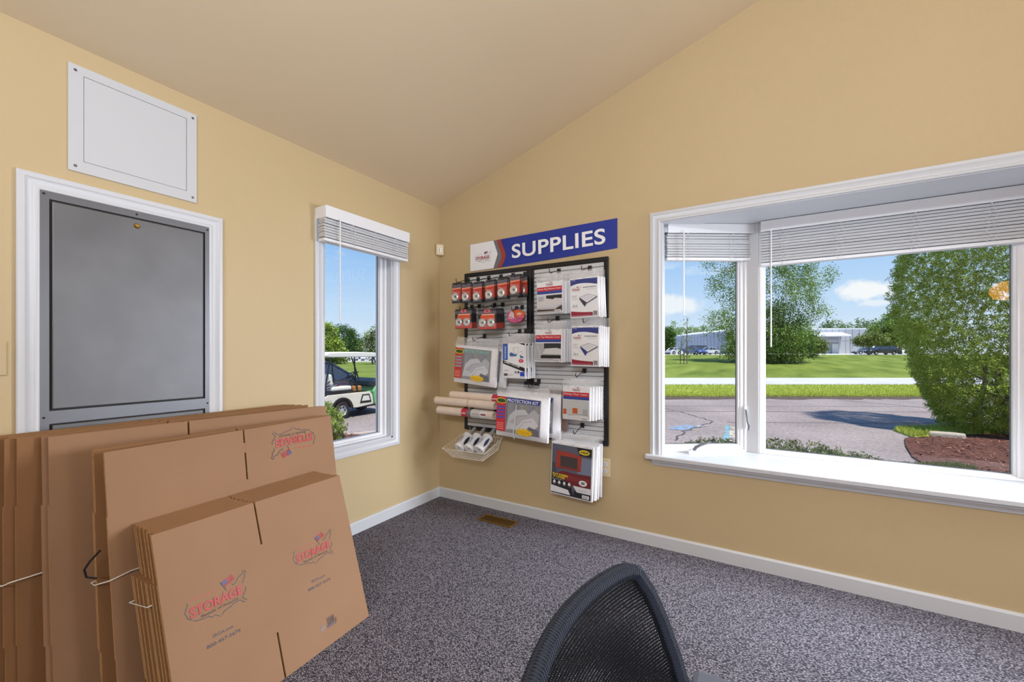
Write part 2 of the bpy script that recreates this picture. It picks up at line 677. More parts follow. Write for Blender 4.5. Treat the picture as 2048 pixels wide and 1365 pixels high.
LOGO_RED = [(-.0749, .0482), (-.0527, .0468), (-.0217, .0436), (.0022, .0433), (.0121, .0426)]
LOGO_BLK = [[(-.0804, .0443), (-.0809, .0358), (-.0857, .0272), (-.09, .0175), (-.0874, .0073), (-.0832, -.0053), (-.0776, -.008), (-.0724, -.0135)],
            [(-.069, -.0176), (-.0544, -.0226), (-.0403, -.0253), (-.0255, -.0254), (-.0172, -.0341), (-.0071, -.0321), (-.0002, -.037), (.0065, -.0434)],
            [(.0129, -.0429), (.0189, -.0357), (.031, -.0316), (.0449, -.0307), (.0528, -.0253), (.0768, -.0245), (.0858, -.0359), (.0913, -.0393)],
            [(.0982, -.0355), (.0849, -.0196), (.0928, -.0093), (.1009, .0015), (.0999, .0107)],
            [(.0939, .026), (.0968, .0358), (.1046, .0447), (.1036, .0539), (.1108, .0594), (.1034, .0673), (.0995, .0659), (.0994, .0584), (.0825, .0526), (.0705, .0386), (.0615, .0344), (.0589, .0405)]]


def logo(pr, u, v, k=1.0, rot=False, red=(178, 44, 42), dark=(52, 46, 52), blue=(58, 66, 112), thick=1.0):
    sgn = -1 if rot else 1
    T = lambda q: (u+sgn*k*q[0], v+sgn*k*q[1])
    pr.stroke([T(q) for q in LOGO_RED], .0022*k*thick, red)
    for s in LOGO_BLK:
        pr.stroke([T(q) for q in s], .0026*k*thick, dark)
    pr.stroke([T(q) for q in ((.0229, .0615), (.0397, .0258))], .0022*k, dark)
    # flag: canton and five stripes following the waving edge
    a, b, c, d = Vector((.0247, .0583)), Vector((.0596, .0737)), Vector((.0707, .0544)), Vector((.0339, .0371))
    for i in range(7):
        t0, t1 = i/7, (i+.62)/7
        L0, L1, R0, R1 = a.lerp(d, t0), a.lerp(d, t1), b.lerp(c, t0), b.lerp(c, t1)
        pts = [L0, L1]
        for q in range(1, 6):
            w = q/6
            pts.append(L1.lerp(R1, w)+Vector((0, .0022*math.sin(w*6))))
        pts += [R1, R0]
        for q in range(5, 0, -1):
            w = q/6
            pts.append(L0.lerp(R0, w)+Vector((0, .0022*math.sin(w*6))))
        pr.poly([T(q) for q in pts], red)
    e, f_ = a.lerp(b, .46), d.lerp(c, .40)
    g_ = a.lerp(d, .56), e.lerp(f_, .56)
    pr.poly([T(q) for q in (a, g_[0], g_[1], e)], blue)
    ang = PI if rot else 0
    pr.text('STORAGE', *T((-.0775, -.0055)), .166*k, .0295*k, red, .03, ang)
    pr.text('Rentals of America', *T((-.048, -.0195)), .119*k, .0085*k, dark, .0, ang, .25)

# ================================================================== the room
SL = 0.3205                       # ceiling rise per metre from the left wall
ZC = lambda x: 2.44 + SL*x if x <= 3.4 else 2.44 + SL*3.4 - SL*(x-3.4)
XE, YB = 6.8, -6.2                # far side wall and back wall
XZ = lambda y0: (lambda u, v, h: (u, y0+h, v))

b = MB()
b.box((-.15, YB-.15, -.12), (XE+.15, .15, 0), M_CARPET)
struct(b.build('floor'))

b = MB()      # vaulted ceiling, two slopes, carried out as eaves
for x0, x1 in ((-.45, 3.4), (3.4, XE+.45)):
    z0, z1 = 2.44+SL*(x0 if x0 < 3.4 else 6.8-x0), 2.44+SL*(x1 if x1 <= 3.4 else 6.8-x1)
    b.prism([(x0, z0), (x1, z1), (x1, z1+.2), (x0, z0+.2)], lambda u, v, h: (u, h, v), .42, YB-.42, M_CEIL)
struct(b.build('ceiling'))

# left wall with the narrow window
WY0, WY1, WZ0, WZ1 = -1.09, -.523, .59, 2.0
b = MB()
b.box((-.15, YB, 0), (0, WY0, 2.44), M_WALL)
b.box((-.15, WY1, 0), (0, .15, 2.44), M_WALL)
b.box((-.15, WY0, 0), (0, WY1, WZ0), M_WALL)
b.box((-.15, WY0, WZ1), (0, WY1, 2.44), M_WALL)
wl = struct(b.build('wall_left'))

# right (gable) wall with the bay opening
BX0, BX1, BZ0, BZ1 = 1.80, 4.0, .55, 2.035
b = MB()
f = XZ(0)
b.prism([(0, 0), (BX0, 0), (BX0, ZC(BX0)), (0, 2.44)], f, .15, 0, M_WALL)
b.prism([(BX0, 0), (BX1, 0), (BX1, BZ0), (BX0, BZ0)], f, .15, 0, M_WALL)
b.prism([(BX0, BZ1), (BX1, BZ1), (BX1, ZC(BX1)), (3.4, ZC(3.4)), (BX0, ZC(BX0))], f, .15, 0, M_WALL)
b.prism([(BX1, 0), (XE, 0), (XE, 2.44), (BX1, ZC(BX1))], f, .15, 0, M_WALL)
struct(b.build('wall_right'))
b = MB()
b.prism([(0, 0), (XE, 0), (XE, 2.44), (3.4, ZC(3.4)), (0, 2.44)], XZ(YB), 0, -.15, M_WALL)
struct(b.build('wall_back'))
b = MB()
b.box((XE, YB, 0), (XE+.15, .15, 2.44), M_WALL)
struct(b.build('wall_side'))

# baseboards: flat board with an eased top edge
prof = [(0, 0), (0, .013), (.070, .013), (.078, .009), (.080, 0)]
b = MB()
b.prism([(0, 0), (.013, 0), (.013, .070), (.008, .079), (0, .080)], lambda u, v, h: (u, h, v), YB, 0, M_TRIM)
struct(b.build('baseboard_left'))
b = MB()
b.prism([(0, 0), (-.013, 0), (-.013, .070), (-.008, .079), (0, .080)], lambda u, v, h: (h, u, v), XE, .013, M_TRIM)
struct(b.build('baseboard_right'))

CASING = [(0, 0), (0, .010), (.004, .013), (.012, .013), (.016, .010), (.024, .011), (.034, .015), (.040, .019), (.046, .016), (.056, .017), (.060, .014), (.060, 0)]
LW = lambda u, v, h: (h, u, v)          # on the left wall: u = y, v = z
RW = lambda u, v, h: (u, -h, v)         # on the right wall: u = x, v = z

# ---------------------------------------------------------------- window_1 (left wall)
w1 = struct(empty('window_1', (0, -.8, WZ0)))


def child(mb, name, root, **k):
    """link a part built in world coordinates under an unrotated root"""
    o = mb.build(name, root, **k)
    o.location = -root.location if o.location.length == 0 else o.location
    return o


b = MB()
b.sweep([(WY0, WZ0), (WY0, WZ1), (WY1, WZ1), (WY1, WZ0)], CASING, LW, M_TRIM, closed=True)
child(b, 'casing', w1, smooth=True)
b = MB()
for a, c in (((-.15, WY0, WZ0), (0, WY0+.012, WZ1)), ((-.15, WY1-.012, WZ0), (0, WY1, WZ1)), ((-.15, WY0, WZ0), (0, WY1, WZ0+.010)), ((-.15, WY0, WZ1-.012), (0, WY1, WZ1))):
    b.box(a, c, M_TRIM)
child(b, 'jamb', w1)


def ring(b, y0, y1, z0, z1, w, x0, x1, mat, wb=None):
    wb = w if wb is None else wb
    b.box((x0, y0, z0), (x1, y0+w, z1), mat)
    b.box((x0, y1-w, z0), (x1, y1, z1), mat)
    b.box((x0, y0+w, z0), (x1, y1-w, z0+wb), mat)
    b.box((x0, y0+w, z1-w), (x1, y1-w, z1), mat)


b = MB()
ring(b, WY0+.010, WY1-.010, WZ0+.008, WZ1-.01, .022, -.13, -.045, M_VINYL, .012)
child(b, 'outer_frame', w1, bevel=.004)
b = MB()
ring(b, WY0+.03, WY1-.03, WZ0+.018, WZ1-.03, .026, -.12, -.068, M_VINYL, .020)
child(b, 'sash', w1, bevel=.004)
b = MB()
ring(b, WY0+.055, WY1-.055, WZ0+.037, WZ1-.05, .002, -.101, -.095, M_BLACK, .002)
child(b, 'glazing_seal', w1)
b = MB()
b.box((-.100, WY0+.05, WZ0+.03), (-.096, WY1-.05, WZ1-.05), M_GLASS)
child(b, 'pane', w1)

# ---------------------------------------------------------------- window_2 (the bay)
w2 = struct(empty('window_2', (2.9, 0, .58)))
SA = math.radians(32.42)
M_SEAL = pm('grey_seal', (110, 112, 114), .6)
b = MB()
b.sweep([(BX0, .575), (BX0, BZ1), (BX1, BZ1), (BX1, .575)], CASING, RW, M_TRIM)
child(b, 'casing', w2, smooth=True)
# seat board with a rounded nose, and the moulding under it
b = MB()
nose = [(1.715, -.012), (1.715, -.045), (1.722, -.052), (4.078, -.052), (4.085, -.045), (4.085, -.012), (BX1, -.012), (BX1, .09), (3.50, .47), (2.30, .47), (BX0, .09), (BX0, -.012)]
b.prism(nose, IDXYZ, .553, .580, M_TRIM)
child(b, 'seat_board', w2, bevel=.006)
b = MB()
ap = [(0, .513), (-.010, .513), (-.014, .522), (-.020, .530), (-.034, .543), (-.036, .553), (0, .553)]
b.prism(ap, lambda u, v, h: (h, u, v), 4.04, 1.755, M_TRIM)
child(b, 'apron', w2)
b = MB()
b.prism([(BX0-.05, .15), (BX0, .085), (2.29, .47), (3.51, .47), (BX1, .085), (BX1+.05, .15)], IDXYZ, .40, .553, M_VINYL)
b.prism([(BX0-.04, .02), (BX0-.04, .12), (2.27, .50), (3.53, .50), (BX1+.04, .12), (BX1+.04, .02)][::-1], IDXYZ, 2.25, 2.037, M_TRIM)
b.box((BX0, .001, 2.0305), (BX1, .16, 2.0365), M_TRIM)
child(b, 'head_board', w2)
b = MB()
for x in (BX0, BX1-.012):
    b.box((x, 0, .58), (x+.012, .085, 2.037), M_TRIM)
child(b, 'jamb', w2)
for sgn in (1, -1):
    mir = lambda x: x if sgn > 0 else 5.8-x
    b = MB()
    pts = [(mir(2.262), .362), (mir(2.328), .343), (mir(2.345), .42), (mir(2.29), .46)]
    b.prism(pts if sgn > 0 else pts[::-1], IDXYZ, .58, 2.037, M_TRIM)
    child(b, 'corner_post', w2, bevel=.003)


def sash_set(root, prefix, loc, rz, u0, u1, gu0, gu1, gz0):
    """a window unit in its own plane: local x along the glass, y outwards"""
    z0, z1 = .58, 2.037
    L = Vector(loc) - root.location
    def put(b, name, bevel=.003):
        return b.build(name, root, L, (0, 0, rz), bevel=bevel)
    def fr(b, a0, a1, zb, w0, w1, wb, d0, d1, mat, wt=.05):
        b.box((a0, d0, zb), (a0+w0, d1, z1), mat)
        b.box((a1-w1, d0, zb), (a1, d1, z1), mat)
        b.box((a0+w0, d0, zb), (a1-w1, d1, zb+wb), mat)
        b.box((a0+w0, d0, z1-wt), (a1-w1, d1, z1), mat)
    wL, wR = gu0-u0, u1-gu1
    b = MB(); fr(b, u0, u1, z0, wL*.45, wR*.34, .014, 0, .075, M_VINYL); put(b, prefix+'frame')
    b = MB(); fr(b, u0+wL*.40, u1-wR*.30, z0+.012, wL*.42, wR*.46, gz0-z0-.018, .010, .062, M_VINYL); put(b, prefix+'sash')
    b = MB(); fr(b, u0+wL*.75, u1-wR*.68, z0+.02, wL*.25, wR*.28, gz0-z0-.020, .018, .05, M_VINYL); put(b, prefix+'glazing_bead', .002)
    b = MB(); fr(b, u0+wL*.9, u1-wR*.9, z0+.024, wL*.1+.001, wR*.1+.001, gz0-z0-.020, .036, .045, M_SEAL); put(b, prefix+'seal', 0)
    b = MB(); b.box((u0+wL*.6, .038, z0+.02), (u1-wR*.6, .042, z1-.04), M_GLASS); put(b, 'pane', 0)


sash_set(w2, 'side_', (1.811, .076, 0), SA, -.010, .540, .010, .486, .624)
sash_set(w2, 'centre_', (0, .345, 0), 0, 2.33, 3.47, 2.366, 3.414, .607)
sash_set(w2, 'side_', (3.534, .365, 0), -SA, .0, .552, .054, .53, .624)

# crank handle and lock lever of the casement
c0 = empty('casement_crank', (1.984, .150, .58), (0, 0, SA))
b = MB()
b.prism([(-.055, -.03), (.055, -.03), (.05, .004), (-.05, .004)], IDXYZ, 0, .022, M_VINYL)
b.prism([(-.040, -.026), (.030, -.026), (.03, .0), (-.04, .0)], IDXYZ, .022, .030, M_VINYL)
b.build('crank_base', c0, bevel=.004)
b = MB()
b.tube([(-.018, -.022, .026), (-.010, -.030, .045), (.02, -.034, .060), (.06, -.034, .072), (.090, -.034, .083)], [.010, .010, .008, .0075, .006], 8, M_STEELF)
b.build('crank_arm', c0, smooth=True)
b = MB()
b.tube([(.083, -.034, .080), (.098, -.034, .087), (.108, -.034, .094)], [.0075, .010, .007], 8, M_BLKPL)
b.build('knob', c0, smooth=True)
tag(c0, 'folding casement crank with dark handle on the white bay window seat', 'window crank')
c0 = empty('sash_lock', (2.252, .350, .725), (0, 0, SA))
b = MB(); b.box((-.007, -.010, .0), (.009, .004, .15), M_VINYL); b.build('lock_plate', c0, bevel=.003)
b = MB(); b.tube([(.001, -.010, .13), (.001, -.018, .10), (.004, -.020, .05), (.012, -.026, .025), (.008, -.026, .0)], [.004, .005, .005, .006, .004], 8, M_STEELF)
b.build('lever', c0, smooth=True)
tag(c0, 'slim lock lever on the white frame left of the bay corner post', 'window lock')


# ---------------------------------------------------------------- blinds
def blind(name, label, loc, rz, L, z_top, z_val, z_bot, wand_u, wand_len, ladders, deep=.045, returns=0.0, over=0.0, group='window blinds'):
    """local x along the window, -y towards the room; z values are world heights; root at the valance's left end"""
    r = empty(name, (*loc, z_top), (0, 0, rz))
    Z = lambda z: z-z_top
    b = MB()
    b.box((-over, -.012, Z(z_val)), (L+over, 0, 0), M_VINYL)
    if returns:
        for u in (-over, L+over-.012):
            b.box((u, 0, Z(z_val)), (u+.012, returns, 0), M_VINYL)
    b.build('valance', r, bevel=.003)
    b = MB(); b.box((.004, .004, Z(z_val)+.012), (L-.004, .004+deep, -.004), M_VINYL); b.build('head_rail', r)
    n = max(7, round((z_val-z_bot-.022)/.0165))
    first = None
    for i in range(n):
        z = Z(z_bot+.022) + (i+.5)*(z_val-z_bot-.022)/n
        if first is None:
            b = MB()
            q = [(-.5, 0), (-.25, .003), (0, .004), (.25, .003), (.5, 0)]
            vs = [(x, .006+deep*(.5+p), h+d) for x in (.002, L-.002) for d in (-.0070, .0070) for p, h in q]
            fs = []
            for k in range(4):
                fs += [(k, 10+k, 11+k, k+1), (5+k, 6+k, 16+k, 15+k)]
            fs += [(0, 5, 15, 10), (4, 14, 19, 9), (0, 1, 2, 3, 4, 9, 8, 7, 6, 5), (10, 15, 16, 17, 18, 19, 14, 13, 12, 11)]
            b.add(vs, fs, M_BLIND)
            o = first = b.build('slat', r)
        else:
            o = first.copy(); COL.objects.link(o); o.parent = r
        o.location = (random.uniform(-.002, .002), random.uniform(-.003, .003), z)
        o.rotation_euler = (random.uniform(-.10, .06), 0, random.uniform(-.002, .002))
    b = MB(); b.box((.001, .004, Z(z_bot)), (L-.001, .010+deep, Z(z_bot)+.019), M_VINYL); b.build('bottom_rail', r, bevel=.003)
    b = MB()
    b.cyl((wand_u, -.022, Z(z_val)+.004), (wand_u, -.022, Z(z_val)-wand_len), .0042, .0042, 6, M_CORD)
    b.tube([(wand_u, .002, Z(z_val)+.010), (wand_u, -.014, Z(z_val)+.012), (wand_u, -.022, Z(z_val)+.002)], .002, 5, M_CORD)
    b.build('wand', r, smooth=True)
    for u in ladders:
        b = MB()
        pts, pts2 = [], []
        for i in range(26):
            t = i/25
            z = Z(z_val) - .006 - t*(z_val-z_bot-.012)
            pts.append((u+.012*math.sin(i*2.4)+.012, .002-.006*abs(math.sin(i*1.9)), z))
            pts2.append((u+.010*math.cos(i*2.0)-.012, .002-.006*abs(math.cos(i*1.6)), z))
        b.tube(pts, .0011, 4, M_CORD)
        b.tube(pts2, .0011, 4, M_CORD)
        b.tube([(u, -.004, Z(z_val)+.012), (u, -.004, Z(z_val)-.008)], .002, 4, M_CORD)
        b.build('ladder_cord', r)
    tag(r, label, 'blind', group)
    return r


# local frame for the left wall: x -> +y, -y -> +x
blind('window_blind', 'raised white blind with boxed valance over the narrow left window', (.098, -1.146), PI/2, .69, 2.105, 2.032, 1.893, .09, .62, (.20, .38, .56), deep=.055, returns=.098)
dx, dy = math.cos(SA), math.sin(SA)
blind('window_blind', 'short raised blind in the angled side of the bay window', (1.811+dx*.012+.02*dy, .076+dy*.012-.02*dx), SA, .575, 2.036, 1.976, 1.806, .095, .52, (.13, .42), deep=.040)
blind('window_blind', 'long raised blind across the wide middle pane of the bay', (2.338, .318), 0, 1.135, 2.034, 1.968, 1.758, .055, .715, (.12, .39, .71, .99), deep=.045)

# ---------------------------------------------------------------- steel hatch in its white casing (left wall)
HY0, HY1, HZ1 = -2.272, -1.714, 1.834
b = MB()
b.sweep([(HY0, .05), (HY0, HZ1), (HY1, HZ1), (HY1, .05)], [(o*.97, h) for o, h in CASING], LW, M_TRIM)
struct(b.build('trim_1', smooth=True))
ht = empty('steel_hatch', (0, -1.993, .08))
b = MB()
lf0, lf1, za, zb_, zc_, zd = -2.248, -1.732, .994, 1.805, .25, .945
for a, c in (((.0, HY0, .06), (.010, lf0, HZ1)), ((.0, lf1, .06), (.010, HY1, HZ1)), ((0, lf0, zb_), (.010, lf1, HZ1)), ((0, lf0, zd), (.010, lf1, za)), ((0, lf0, .06), (.010, lf1, zc_))):
    b.box(a, c, M_STEELF)
child(b, 'face_frame', ht)
b = MB()
b.box((.0, lf0, za), (.003, lf1, zb_), M_BLACK); b.box((.0, lf0, zc_), (.003, lf1, zd), M_BLACK)
child(b, 'gap_backing', ht)  # black sheet behind the leaves, showing in the gap round each
b = MB(); b.box((.003, lf0+.007, za+.006), (.012, lf1-.007, zb_-.006), M_STEEL); child(b, 'upper_leaf', ht, bevel=.004)
b = MB(); b.box((.003, lf0+.007, zc_+.006), (.012, lf1-.007, zd-.006), M_STEEL); child(b, 'lower_leaf', ht, bevel=.004)
b = MB()
b.lathe([(0, .008), (.0065, .008), (.0085, .006), (.0105, .002), (.011, 0)], (.012, -1.990, 1.769), (1, 0, 0), 20, M_BRASS)
b.box((.0195, -1.9905, 1.764), (.0205, -1.9890, 1.774), M_BLACK)
lk = child(b, 'lock', ht, smooth=True); lk['label'] = 'round brass lock'
for y, z in ((-2.262, 1.822), (-1.990, 1.820), (-1.722, 1.820), (-2.262, .97), (-1.722, .97)):
    b = MB(); b.lathe([(0, .0035), (.003, .003), (.0042, 0)], (.010, y, z), (1, 0, 0), 10, M_BLACK); child(b, 'screw', ht)
tag(ht, 'grey steel hatch with brass lock set in white casing behind the boxes', 'hatch')

# white access panel above it
ap_ = empty('access_panel', (0, -1.98, 1.94))
b = MB()
py0, py1, pz0, pz1 = -2.197, -1.766, 1.939, 2.363
hy0, hy1, hz0, hz1 = -2.154, -1.806, 1.984, 2.328
for a, c in (((0, py0, pz0), (.007, hy0, pz1)), ((0, hy1, pz0), (.007, py1, pz1)), ((0, hy0, pz0), (.007, hy1, hz0)), ((0, hy0, hz1), (.007, hy1, pz1))):
    b.box(a, c, M_PANELW)
child(b, 'panel_frame', ap_)
b = MB(); b.box((.0, hy0, hz0), (.002, hy1, hz1), M_BLACK); child(b, 'gap', ap_)
b = MB(); b.box((.002, hy0+.0014, hz0+.0014), (.0072, hy1-.0014, hz1-.0014), M_PANELW); child(b, 'hatch_door', ap_, bevel=.002)
for y in (py0+.020, py1-.016):
    for z in (pz0+.022, pz1-.022):
        b = MB(); b.lathe([(0, .004), (.0035, .0035), (.0055, 0)], (.007, y, z), (1, 0, 0), 12, M_SCREW); child(b, 'screw', ap_)
tag(ap_, 'square white access panel with four corner screws high on the wall', 'access panel')

# painted-over blank plate at the left edge
b = MB(); b.box((0, -2.43, 1.136), (.006, -2.351, 1.259), M_WALL)
o = b.build('blank_plate', bevel=.002); tag(o, 'blank wall plate painted over in the tan wall colour', 'wall plate')

# motion sensor in the corner
ms = empty('motion_sensor', (.030, -.030, 2.035), (0, 0, PI/4))
b = MB(); b.prism([(-.030, -.018), (.030, -.018), (.034, .014), (.010, .038), (-.010, .038), (-.034, .014)], IDXYZ, 0, .088, M_IVORY); b.build('sensor_body', ms, bevel=.006)
b = MB(); b.prism([(-.017, -.017), (.017, -.017), (.017, -.023), (-.017, -.023)][::-1], IDXYZ, .018, .056, M_CARD); b.build('lens', ms, bevel=.003)
b = MB(); b.box((-.009, -.026, .022), (-.002, -.020, .052), M_TAN); b.build('lens_slot', ms)
tag(ms, 'small ivory motion sensor in the wall corner left of the sign', 'sensor')

# duplex outlet
ot = empty('wall_outlet', (1.447, 0, .388))
b = MB(); b.box((-.036, -.006, 0), (.036, 0, .122), M_IVORY); b.build('cover_plate', ot, bevel=.003)
for z in (.038, .084):
    b = MB(); b.prism([(.017*math.cos(t*PI/10), .015*math.sin(t*PI/10)) for t in range(20)], lambda u, v, h: (u, -h, z+v), .006, .0085, M_CARD); o = b.build('socket', ot)
    b = MB()
    for u in (-.007, .007):
        b.box((u-.0012, -.0092, z-.003), (u+.0012, -.0084, z+.007), M_BLACK)
    b.box((-.002, -.0092, z-.011), (.002, -.0084, z-.007), M_BLACK)
    q = b.build('socket_slot', o)
tag(ot, 'ivory duplex outlet low on the wall behind the hanging packs', 'outlet')

# brass floor register
fr_ = empty('floor_register', (.713, -.188, 0))
b = MB()
ring2 = [((-.142, -.060), (-.128, .060)), ((.128, -.060), (.142, .060)), ((-.128, -.060), (.128, -.047)), ((-.128, .047), (.128, .060))]
for (x0, y0), (x1, y1) in ring2:
    b.box((x0, y0, 0), (x1, y1, .006), M_BROWNBRASS)
b.build('register_frame', fr_, bevel=.002)
b = MB(); b.box((-.128, -.047, 0), (.128, .047, .0012), M_BLACK); b.build('duct_opening', fr_)
first = None
for i in range(17):
    if first is None:
        b = MB(); b.box((-.0022, -.047, -.002), (.0022, .047, .002), M_BROWNBRASS); o = first = b.build('louver', fr_)
    else:
        o = first.copy(); COL.objects.link(o); o.parent = fr_
    o.location = (-.118+i*.01475, 0, .0034); o.rotation_euler = (0, .5, 0)
tag(fr_, 'antique brass louvered floor register in the carpet by the wall', 'floor vent')

# ---------------------------------------------------------------- SUPPLIES sign
sg = empty('supplies_sign', (.93, 0, 1.874))
b = MB()
sw, sh = 1.200, .216
n = 24
prof_ = [(-sw/2+sw*i/n, -.0025-.003*math.sin(PI*i/n*2)**2) for i in range(n+1)]
# the thin board bows a little off the wall
vs, fs = [], []
for i, (u, y) in enumerate(prof_):
    t = i/n
    zb_2, zt_ = -.002+.034*t, .214+.016*t
    zb_2 += -.006*math.sin(PI*t)
    vs += [(u, y, zb_2), (u, y, zt_), (u, 0, zt_), (u, 0, zb_2)]
for i in range(n):
    a, c = 4*i, 4*i+4
    fs += [(a, c, c+1, a+1), (a+1, c+1, c+2, a+2), (a+3, a+2, c+2, c+3), (a, a+3, c+3, c)]
fs += [(0, 1, 2, 3), (4*n, 4*n+3, 4*n+2, 4*n+1)]
b.add(vs, fs, ink((28, 50, 150)))
b.build('board', sg)
pr = Print(-.0062)
ztop = lambda u: .214+.016*(u/sw+.5)
zbot = lambda u: -.002+.034*(u/sw+.5)-.006*math.sin(PI*(u/sw+.5))
def band(u0, u1, wob, col):
    """a band from the left end to a chevron or wavy right edge"""
    k = 12
    pts = [(u0, zbot(u0)), (u1+wob(0), zbot(u1))]
    pts += [(u1+wob(i/k), zbot(u1)+(ztop(u1)-zbot(u1))*i/k) for i in range(1, k)]
    pts += [(u1+wob(1), ztop(u1)), (u0, ztop(u0))]
    pr.poly(pts, col)
wave = lambda t: .014*math.sin(PI*2*t-.6)+.030*math.sin(PI*t)
band(-.60, -.297, lambda t: wave(t)*.8, (160, 62, 52))
band(-.60, -.335, lambda t: wave(t)*.8, (112, 112, 122))
band(-.60, -.376, lambda t: .040*(1-abs(2*t-1)), (240, 241, 245))
logo(pr, -.482, .088, .78, thick=.8, red=(160, 40, 60))
pr.text('SUPPLIES', -.206, .060, .728, .100, (246, 247, 250), .020, .020, 0, 1.06, 8)
pr.build('printed_face', sg)
tag(sg, 'long blue and white SUPPLIES sign mounted on the tan wall', 'sign')

# ---------------------------------------------------------------- slatwall boards
def slatwall(x0, x1, z0, z1, label, brackets):
    r = empty('slatwall_board', ((x0+x1)/2, 0, z0))
    w = x1-x0; hx = w/2; H = z1-z0
    b = MB(); b.box((-hx+.004, -.006, .004), (hx-.004, 0, H-.004), pm('slat_groove', (150, 151, 154), .6)); b.build('backing', r)
    fw_ = .030
    for nm, a, c in (('frame_rail', (-hx, -.022, H-fw_), (hx, 0, H)), ('frame_rail', (-hx, -.022, 0), (hx, 0, fw_)), ('frame_stile', (-hx, -.022, fw_), (-hx+fw_, 0, H-fw_)), ('frame_stile', (hx-fw_, -.022, fw_), (hx, 0, H-fw_))):
        b = MB(); b.box(a, c, M_BLKMET); b.build(nm, r, bevel=.002)
    p = .0307
    k = int((H-2*fw_)/p)
    first = None
    for i in range(k):
        if first is None:
            b = MB()
            b.prism([(-.006, 0), (-.016, .001), (-.0185, .005), (-.0172, p*.70), (-.0145, p*.90), (-.006, p*.95)][::-1], lambda u, v, h: (h, u, v), -hx+fw_, hx-fw_, M_SLAT)
            o = first = b.build('slat', r)
        else:
            o = first.copy(); COL.objects.link(o); o.parent = r
        o.location = (0, 0, fw_+(H-2*fw_-k*p)/2+i*p)
    for bx, bz in brackets:
        b = MB(); b.box((-.028, -.032, -.022), (.028, -.0185, .022), M_BLKPL); b.box((-.028, -.045, -.022), (.028, -.032, -.014), M_BLKPL)
        b.build('joining_bracket', r, (bx, 0, bz), bevel=.002)
    tag(r, label, 'display board', 'slatwall boards')
    return r

slatwall(.282, .888, .597, 1.856, 'left black-framed grey slatwall board under the sign, with padlock cards', ((.285, .775), (.285, .385)))
slatwall(.890, 1.474, .597, 1.856, 'right black-framed grey slatwall board under the sign, with cover packs', ((-.245, .385),))

# ================================================================== merchandise
ORD = ['first', 'second', 'third', 'fourth', 'fifth', 'sixth', 'seventh', 'eighth', 'ninth', 'tenth', 'eleventh', 'twelfth', 'thirteenth', 'fourteenth']
hook_first = None


def hook(x, z, label, drop=.040):
    global hook_first
    if hook_first is None:
        r = empty('display_hook', (x, -.0185, z))
        b = MB(); b.box((-.014, -.009, -.016), (.014, 0, .016), M_BLKPL); b.build('hook_plate', r, bevel=.002)
        b = MB()
        b.tube([(0, -.006, -.004), (0, -.07, -.014), (0, -.135, -.036), (0, -.150, -.036), (0, -.158, -.026), (0, -.160, -.012)], .0028, 6, M_BLKPL)
        b.build('hook_arm', r, smooth=True)
        hook_first = r
    else:
        r = copy_tree(hook_first)
        r.location = (x, -.0185, z)
    tag(r, label, 'hook', 'black display hooks on the slatwall')
    return r


# ---------------------------------------------------------------- single padlock cards
def shape_lock(b, u, v, y, R):
    """round disc padlock lying on the card face, open at its lower side"""
    b.lathe([(0, .004), (R*.45, .004), (R*.52, .009), (R*.80, .011), (R*.97, .008), (R, .002), (R, 0)], (u, y, v), (0, -1, 0), 20, M_SILVER)
    b.tube([(u+R*.9*math.cos(t), y-.010, v+R*.9*math.sin(t)) for t in [PI*(.12+.16*i) for i in range(6)]], .0028, 6, M_SILVER)
    b.lathe([(0, .0105), (R*.22, .0105), (R*.26, .009)], (u+R*.1, y, v+R*.05), (0, -1, 0), 12, ink((70, 66, 62)))


def padlock_card(locks, w, h):
    """root at the bottom centre; card hangs in the local xz plane, face towards -y"""
    r = empty('padlock_card')
    t = .0016
    b = MB()
    b.prism([(-w/2, 0), (w/2, 0), (w/2, h-.012), (w/2-.008, h), (-w/2+.008, h), (-w/2, h-.012)], lambda u, v, d: (u, -d, v), 0, t, ink((50, 47, 50)))
    b.build('backing_card', r)
    p = Print(-t)
    p.rect(-w/2+.002, h*.74, w/2-.002, h-.014, (104, 100, 108))
    if locks == 1:
        p.poly([(-w/2+.002, h*.20), (w/2-.002, h*.16), (w/2-.002, h*.70), (-w/2+.002, h*.66)], (196, 62, 40))
        p.poly([(-w/2+.002, h*.66), (w/2-.002, h*.70), (w/2-.002, h*.755), (-w/2+.002, h*.735)], (240, 150, 120))
        p.stroke([(-w/2+.004, h*.60), (-w*.1, h*.52), (w*.15, h*.44)], .002, (246, 214, 200))
    else:
        p.rect(-w/2+.002, .003, w/2-.002, h*.30, (214, 84, 74))
        p.poly([(-w*.36, h*.46), (w*.40, h*.44), (w*.40, h*.70), (-w*.36, h*.70)], (226, 92, 48))
        p.rect(-w*.30, h*.70, w*.40, h*.755, (244, 186, 160))
        p.rect(-w*.16, h*.82, w*.18, h*.97, (226, 108, 112))
    p.ell(0, h-.014, .010, .004, (18, 18, 20), 12)
    p.build('printed_face', r)
    R = .030
    spots = [(-.008, h*.30)] if locks == 1 else [(-w*.245, h*.33), (w*.215, h*.33)]
    for u, v in spots:
        b = MB(); shape_lock(b, u, v, -t-.002, R)
        o = b.build('disc_padlock', r, smooth=True); o['label'] = 'round silver disc padlock'
    b = MB()
    if locks == 1:
        b.prism([(-w*.44, h*.06), (w*.40, h*.06), (w*.40, h*.55), (-w*.44, h*.55)], lambda u, v, d: (u*(1-d*6), -d, v), t, .018, M_BLIS)
    else:
        b.prism([(-w*.47, h*.10), (w*.45, h*.10), (w*.45, h*.56), (-w*.47, h*.56)], lambda u, v, d: (u*(1-d*4), -d, v), t, .018, M_BLIS)
    b.build('blister', r, bevel=.005)
    return r


